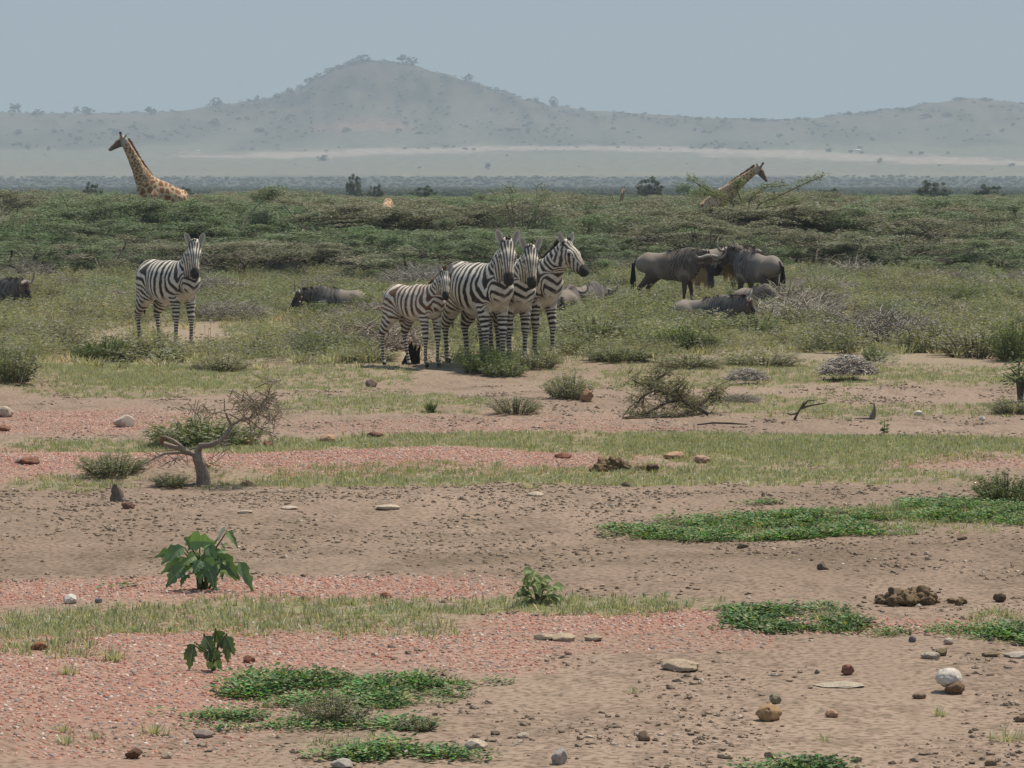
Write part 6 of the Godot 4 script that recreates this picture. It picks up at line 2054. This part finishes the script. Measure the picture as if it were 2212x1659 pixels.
func make_stuff():
	var rng := rng_of(123)
	var straw := [Color(0.52, 0.475, 0.35), Color(0.46, 0.43, 0.31), Color(0.58, 0.52, 0.41)]
	var green := [Color(0.305, 0.34, 0.215), Color(0.27, 0.31, 0.195), Color(0.37, 0.385, 0.27)]
	# grass strips
	for k in 3:
		var tuft := grass_tuft(40 + k, 20, 0.045, 0.06, 0.0045, straw + green + green + [Color(0.34, 0.35, 0.20)], 0.9)
		var spots := scatter(["grass"], 75.0, rng, Vector2(0.5, 1.5), 1.0)
		copies("grass_strip", tuft, spots, shades(spots.size(), rng), "short green and straw grass growing in strips between the gravel banks", "grass")
	# meadow of herbs round the animals
	var kinds := [grass_tuft(60, 26, 0.24, 0.13, 0.016, straw + green, 0.7), grass_tuft(61, 26, 0.30, 0.14, 0.016, green + SAGE + DUSTY, 0.6), herb_shrub(62, 0.5, 0.3, 26, 7, 0.05, SAGE)[1], herb_shrub(63, 0.5, 0.28, 26, 7, 0.05, DUSTY + SAGE)[1], herb_shrub(64, 0.6, 0.35, 30, 6, 0.05, DUSTY)[1], grass_tuft(65, 30, 0.22, 0.16, 0.016, straw + [Color(0.36, 0.28, 0.20), Color(0.32, 0.25, 0.18)], 0.9)]
	for k in kinds.size():
		var spots: Array = []
		for j in 4200:
			var d := sqrt(rng.randf_range(43.0 * 43.0, 100.0 * 100.0))
			var x := rng.randf_range(-0.166, 0.166) * d
			var dens := 0.72 + noise_a.get_noise_2d(x * 1.6 + k * 20.0, -d * 1.2) * 1.1 + noise_b.get_noise_2d(x * 0.5, -d * 0.5) * 0.4
			if d > 85.0: dens += 0.3
			if d < 45.0 + 2.5 * noise_a.get_noise_2d(x * 1.3, 3.0): dens -= 0.6
			if k == 5 and d > 62.0: dens -= 0.5
			if k == 1 or k == 3:
				dens += 0.25 if d > 66.0 else -0.15
			for p in patches:
				if p.kind == "bare":
					dens -= 0.85 * patch_mask(p, x, -d, 0.0)
			if rng.randf() > dens:
				continue
			var s := rng.randf_range(0.55, 1.25) * (1.0 if d > 60.0 else 0.85)
			spots.append(Transform3D(Basis(Vector3.UP, rng.randf() * TAU).scaled(Vector3(s * 1.15, s, s * 1.15)), on_ground(Vector3(x, 0, -d))))
		copies("meadow_herbs", kinds[k], spots, shades(spots.size(), rng), "knee-high grass and herbs around the animals' legs", "herbs")
	for k in 4:
		var spots: Array = []
		for j in (620 if k < 3 else 130):
			var d := sqrt(rng.randf_range(45.0 * 45.0, 86.0 * 86.0))
			var x := rng.randf_range(-0.166, 0.166) * d
			var ux := CX + FU * x / d
			var dens := 0.30 + noise_a.get_noise_2d(x * 1.1 + k * 9.0, -d * 0.9) * 1.3 + (0.28 if ux > 1220.0 else 0.0)
			for p in patches:
				if p.kind == "bare":
					dens -= 0.9 * patch_mask(p, x, -d, 0.0)
			if rng.randf() > dens:
				continue
			var s := rng.randf_range(0.4, 1.2)
			spots.append(Transform3D(Basis(Vector3.UP, rng.randf() * TAU).scaled(Vector3(s, s * rng.randf_range(0.6, 1.1), s)), on_ground(Vector3(x, 0, -d))))
		copies("tall_weeds", [herbs[0], herbs[3], herbs[1], heaps[1]][k][1 if k < 3 else 0], spots, shades(spots.size(), rng), "patchy grey green weeds and twigs that hide the animals' feet", "weeds")
	# yellow and white flower heads among the herbs
	for k in 2:
		var fm := MB.new()
		ball(0)
		lump(fm, Vector3(0, 0.34, 0), Vector3(0.018, 0.014, 0.018), 5 + k, Color(0.50, 0.33, 0.08) if k == 0 else Color(0.6, 0.58, 0.55), 0.3, 0, 1)
		fm.tube([Vector3(0, 0, 0), Vector3(0.02, 0.33, 0)], [0.004, 0.003], 3, Color(0.2, 0.2, 0.1), 0.0, 1, false)
		var spots: Array = []
		for j in 110 if k == 0 else 25:
			var d := sqrt(rng.randf_range(46.0 * 46.0, 75.0 * 75.0))
			spots.append(Transform3D(Basis(Vector3.UP, rng.randf() * TAU).scaled(Vector3.ONE * rng.randf_range(0.7, 1.2)), on_ground(Vector3(rng.randf_range(-0.166, 0.166) * d, 0, -d))))
		copies("wild_flowers", fm.mesh(M.petal), spots, shades(spots.size(), rng), "scattered %s flower heads among the herbs" % ["yellow", "white"][k], "flowers")
	# green creepers, one object for each patch
	var lush := [Color(0.165, 0.37, 0.115), Color(0.145, 0.325, 0.105), Color(0.21, 0.42, 0.14), Color(0.26, 0.40, 0.155), Color(0.18, 0.30, 0.14), Color(0.33, 0.34, 0.17), Color(0.15, 0.24, 0.12)]
	var sprigs := [creeper_sprig(81, 26, 0.075, 0.022, lush), creeper_sprig(82, 26, 0.075, 0.022, lush)]
	for e in [[1310, 1122, 1985, 1170, "bright green creeper patch spread across the churned soil at right", 520], [1420, 1104, 1900, 1140, "upper fringe of the wide creeper patch at right", 320], [1930, 1078, 2330, 1142, "green creeper patch at the right edge under the dark bush", 420], [1535, 1302, 1860, 1366, "thick creeper patch right of centre beside the red gravel", 560], [2020, 1350, 2330, 1396, "creeper patch at the right edge below the dung heap", 420], [1870, 1356, 1975, 1382, "small creeper strand left of the right edge patch", 260], [500, 1458, 1005, 1536, "dense front creeper patch of round leaves", 760], [340, 1540, 930, 1580, "thin creeper strand below the front patch", 380], [640, 1604, 1065, 1646, "creeper patch along the bottom edge", 460], [1545, 1640, 1830, 1672, "creeper patch cut by the bottom edge at right", 420], [1060, 1458, 1130, 1482, "small sprig of creeper right of the front patch", 300], [1600, 1078, 1670, 1094, "small sprig of creeper above the wide patch", 260], [880, 1440, 945, 1470, "small grassy sprig above the front creeper patch", 200], [235, 1262, 290, 1272, "tiny creeper sprig left of the large weed", 200]]:
		var xm: float = (e[0] + e[2]) * 0.5
		var a := at(xm, e[1] + 4)
		var b := at(xm, e[3])
		var c := (a + b) * 0.5
		var p := {"x": c.x, "z": c.z, "rx": (e[2] - e[0]) * 0.5 * unit(c), "rz": (b.z - a.z) * 0.5}
		var spots: Array = []
		for i in int(p.rx * p.rz * 3.4 * e[5]):
			var q := in_patch(p, rng, 0.95)
			if q == Vector3.INF:
				continue
			var thick := noise_b.get_noise_2d(q.x * 2.2 + 5.0, q.z * 1.6) + 0.35 * noise_c.get_noise_2d(q.x, q.z)
			if thick < rng.randf_range(-0.26, 0.04):
				continue
			var s := rng.randf_range(0.7, 1.2) * clampf(1.0 + thick, 0.7, 1.5)
			spots.append(Transform3D(Basis(Vector3.UP, rng.randf() * TAU).scaled(Vector3(s, s * rng.randf_range(0.35, 0.95), s)), q))
		if spots.size() > 0:
			copies("green_creeper", sprigs[int(e[0]) % 2], spots, shades(spots.size(), rng), e[4], "creeper")
	# single grass tufts on bare ground
	var lone := grass_tuft(44, 40, 0.06, 0.05, 0.005, green + straw, 0.9)
	for e in [[245, 1425, 1.8, "flat grass tuft left of the wilted weed"], [150, 1455, 1.2, "green grass tuft on the lower left gravel"], [136, 1580, 1.0, "upper of two small tufts at lower left"], [140, 1606, 1.0, "lower of two small tufts at lower left"], [205, 1595, 0.8, "small tuft right of the two at lower left"], [335, 1585, 1.4, "pale tuft under the thin creeper strand"], [905, 1462, 1.3, "bushy tuft above the front creeper's right half"], [985, 1475, 1.0, "round tuft right of the front creeper patch"], [1150, 1055, 1.6, "tuft in the second grass strip's lower edge"], [2170, 1600, 1.6, "grassy tuft near the right edge at the bottom"], [2030, 1545, 0.9, "tiny tuft on bare soil at lower right"], [1780, 1600, 0.8, "tiny tuft on bare soil right of bottom centre"], [1370, 1497, 0.7, "tiny tuft on bare soil at bottom centre"], [2150, 1322, 1.0, "upright sprig below the lone dung ball"], [160, 1412, 1.0, "leafy sprig right of the orange red stone"]]:
		var p5 := at(e[0], e[1])
		var o5 := solo("grass_tuft", lone, p5, e[3], "grass tuft", "single grass tufts", rng.randf() * TAU)
		o5.scale = Vector3.ONE * e[2]
	# pink gravel
	for k in 3:
		var gm := MB.new()
		lump(gm, Vector3(0, 0.15, 0), Vector3(1, 0.75, 0.85), 300 + k, Color(1, 1, 1), 0.5, 4, 1)
		var spots := scatter(["gravel"], 900.0, rng, Vector2(0.0028, 0.0125), 1.0, 0.003, 0.0, 40.0)
		var tints := PackedColorArray()
		for i in spots.size():
			var r := rng.randf()
			var col := Color(0.45, 0.245, 0.19)
			if r < 0.26: col = Color(0.38, 0.165, 0.12)
			elif r < 0.5: col = Color(0.46, 0.31, 0.25)
			elif r < 0.56: col = Color(0.58, 0.50, 0.43)
			elif r < 0.68: col = Color(0.23, 0.22, 0.22)
			elif r < 0.75: col = Color(0.34, 0.24, 0.18)
			tints.append(col * rng.randf_range(0.8, 1.15))
		copies("pink_gravel", gm.mesh(M.pebble), spots, tints, "pink and red gravel chips covering the low banks", "gravel")
	# crumbs of soil
	for k in 3:
		var cm := MB.new()
		lump(cm, Vector3(0, 0.3, 0), Vector3(1, 0.75, 0.85), 320 + k, Color(1, 1, 1), 0.9, 3, 2)
		var spots: Array = []
		var tints := PackedColorArray()
		for j in 60000:
			var d := sqrt(rng.randf_range(12.5 * 12.5, 40.0 * 40.0))
			var x := rng.randf_range(-0.166, 0.166) * d
			var uy := HU + EYE * FU / d
			var dens := 0.24 + noise_b.get_noise_2d(x * 0.9, -d * 0.45) * 1.4
			if uy > 1045.0 and uy < 1250.0: dens += 0.28
			if uy < 1000.0: dens -= 0.15
			if uy > 1400.0: dens -= 0.10
			for p in patches:
				if p.kind == "gravel" or p.kind == "grass":
					dens -= 0.6 * patch_mask(p, x, -d, 0.0)
			if rng.randf() > dens:
				continue
			var s: float = 0.0025 + 0.012 * pow(rng.randf(), 5.0)
			spots.append(Transform3D(Basis(Vector3.UP, rng.randf() * TAU) * Basis.from_scale(Vector3(s * rng.randf_range(1.0, 1.7), s * rng.randf_range(0.7, 1.3), s)), on_ground(Vector3(x, 0, -d))))
			tints.append(Color(0.33, 0.25, 0.185).lerp(Color(0.18, 0.138, 0.104), rng.randf()) if rng.randf() < 0.94 else Color(0.48, 0.41, 0.34))
		copies("soil_crumbs", cm.mesh(M.pebble), spots, tints, "crumbs and flakes of brown soil strewn over the bare ground", "soil")
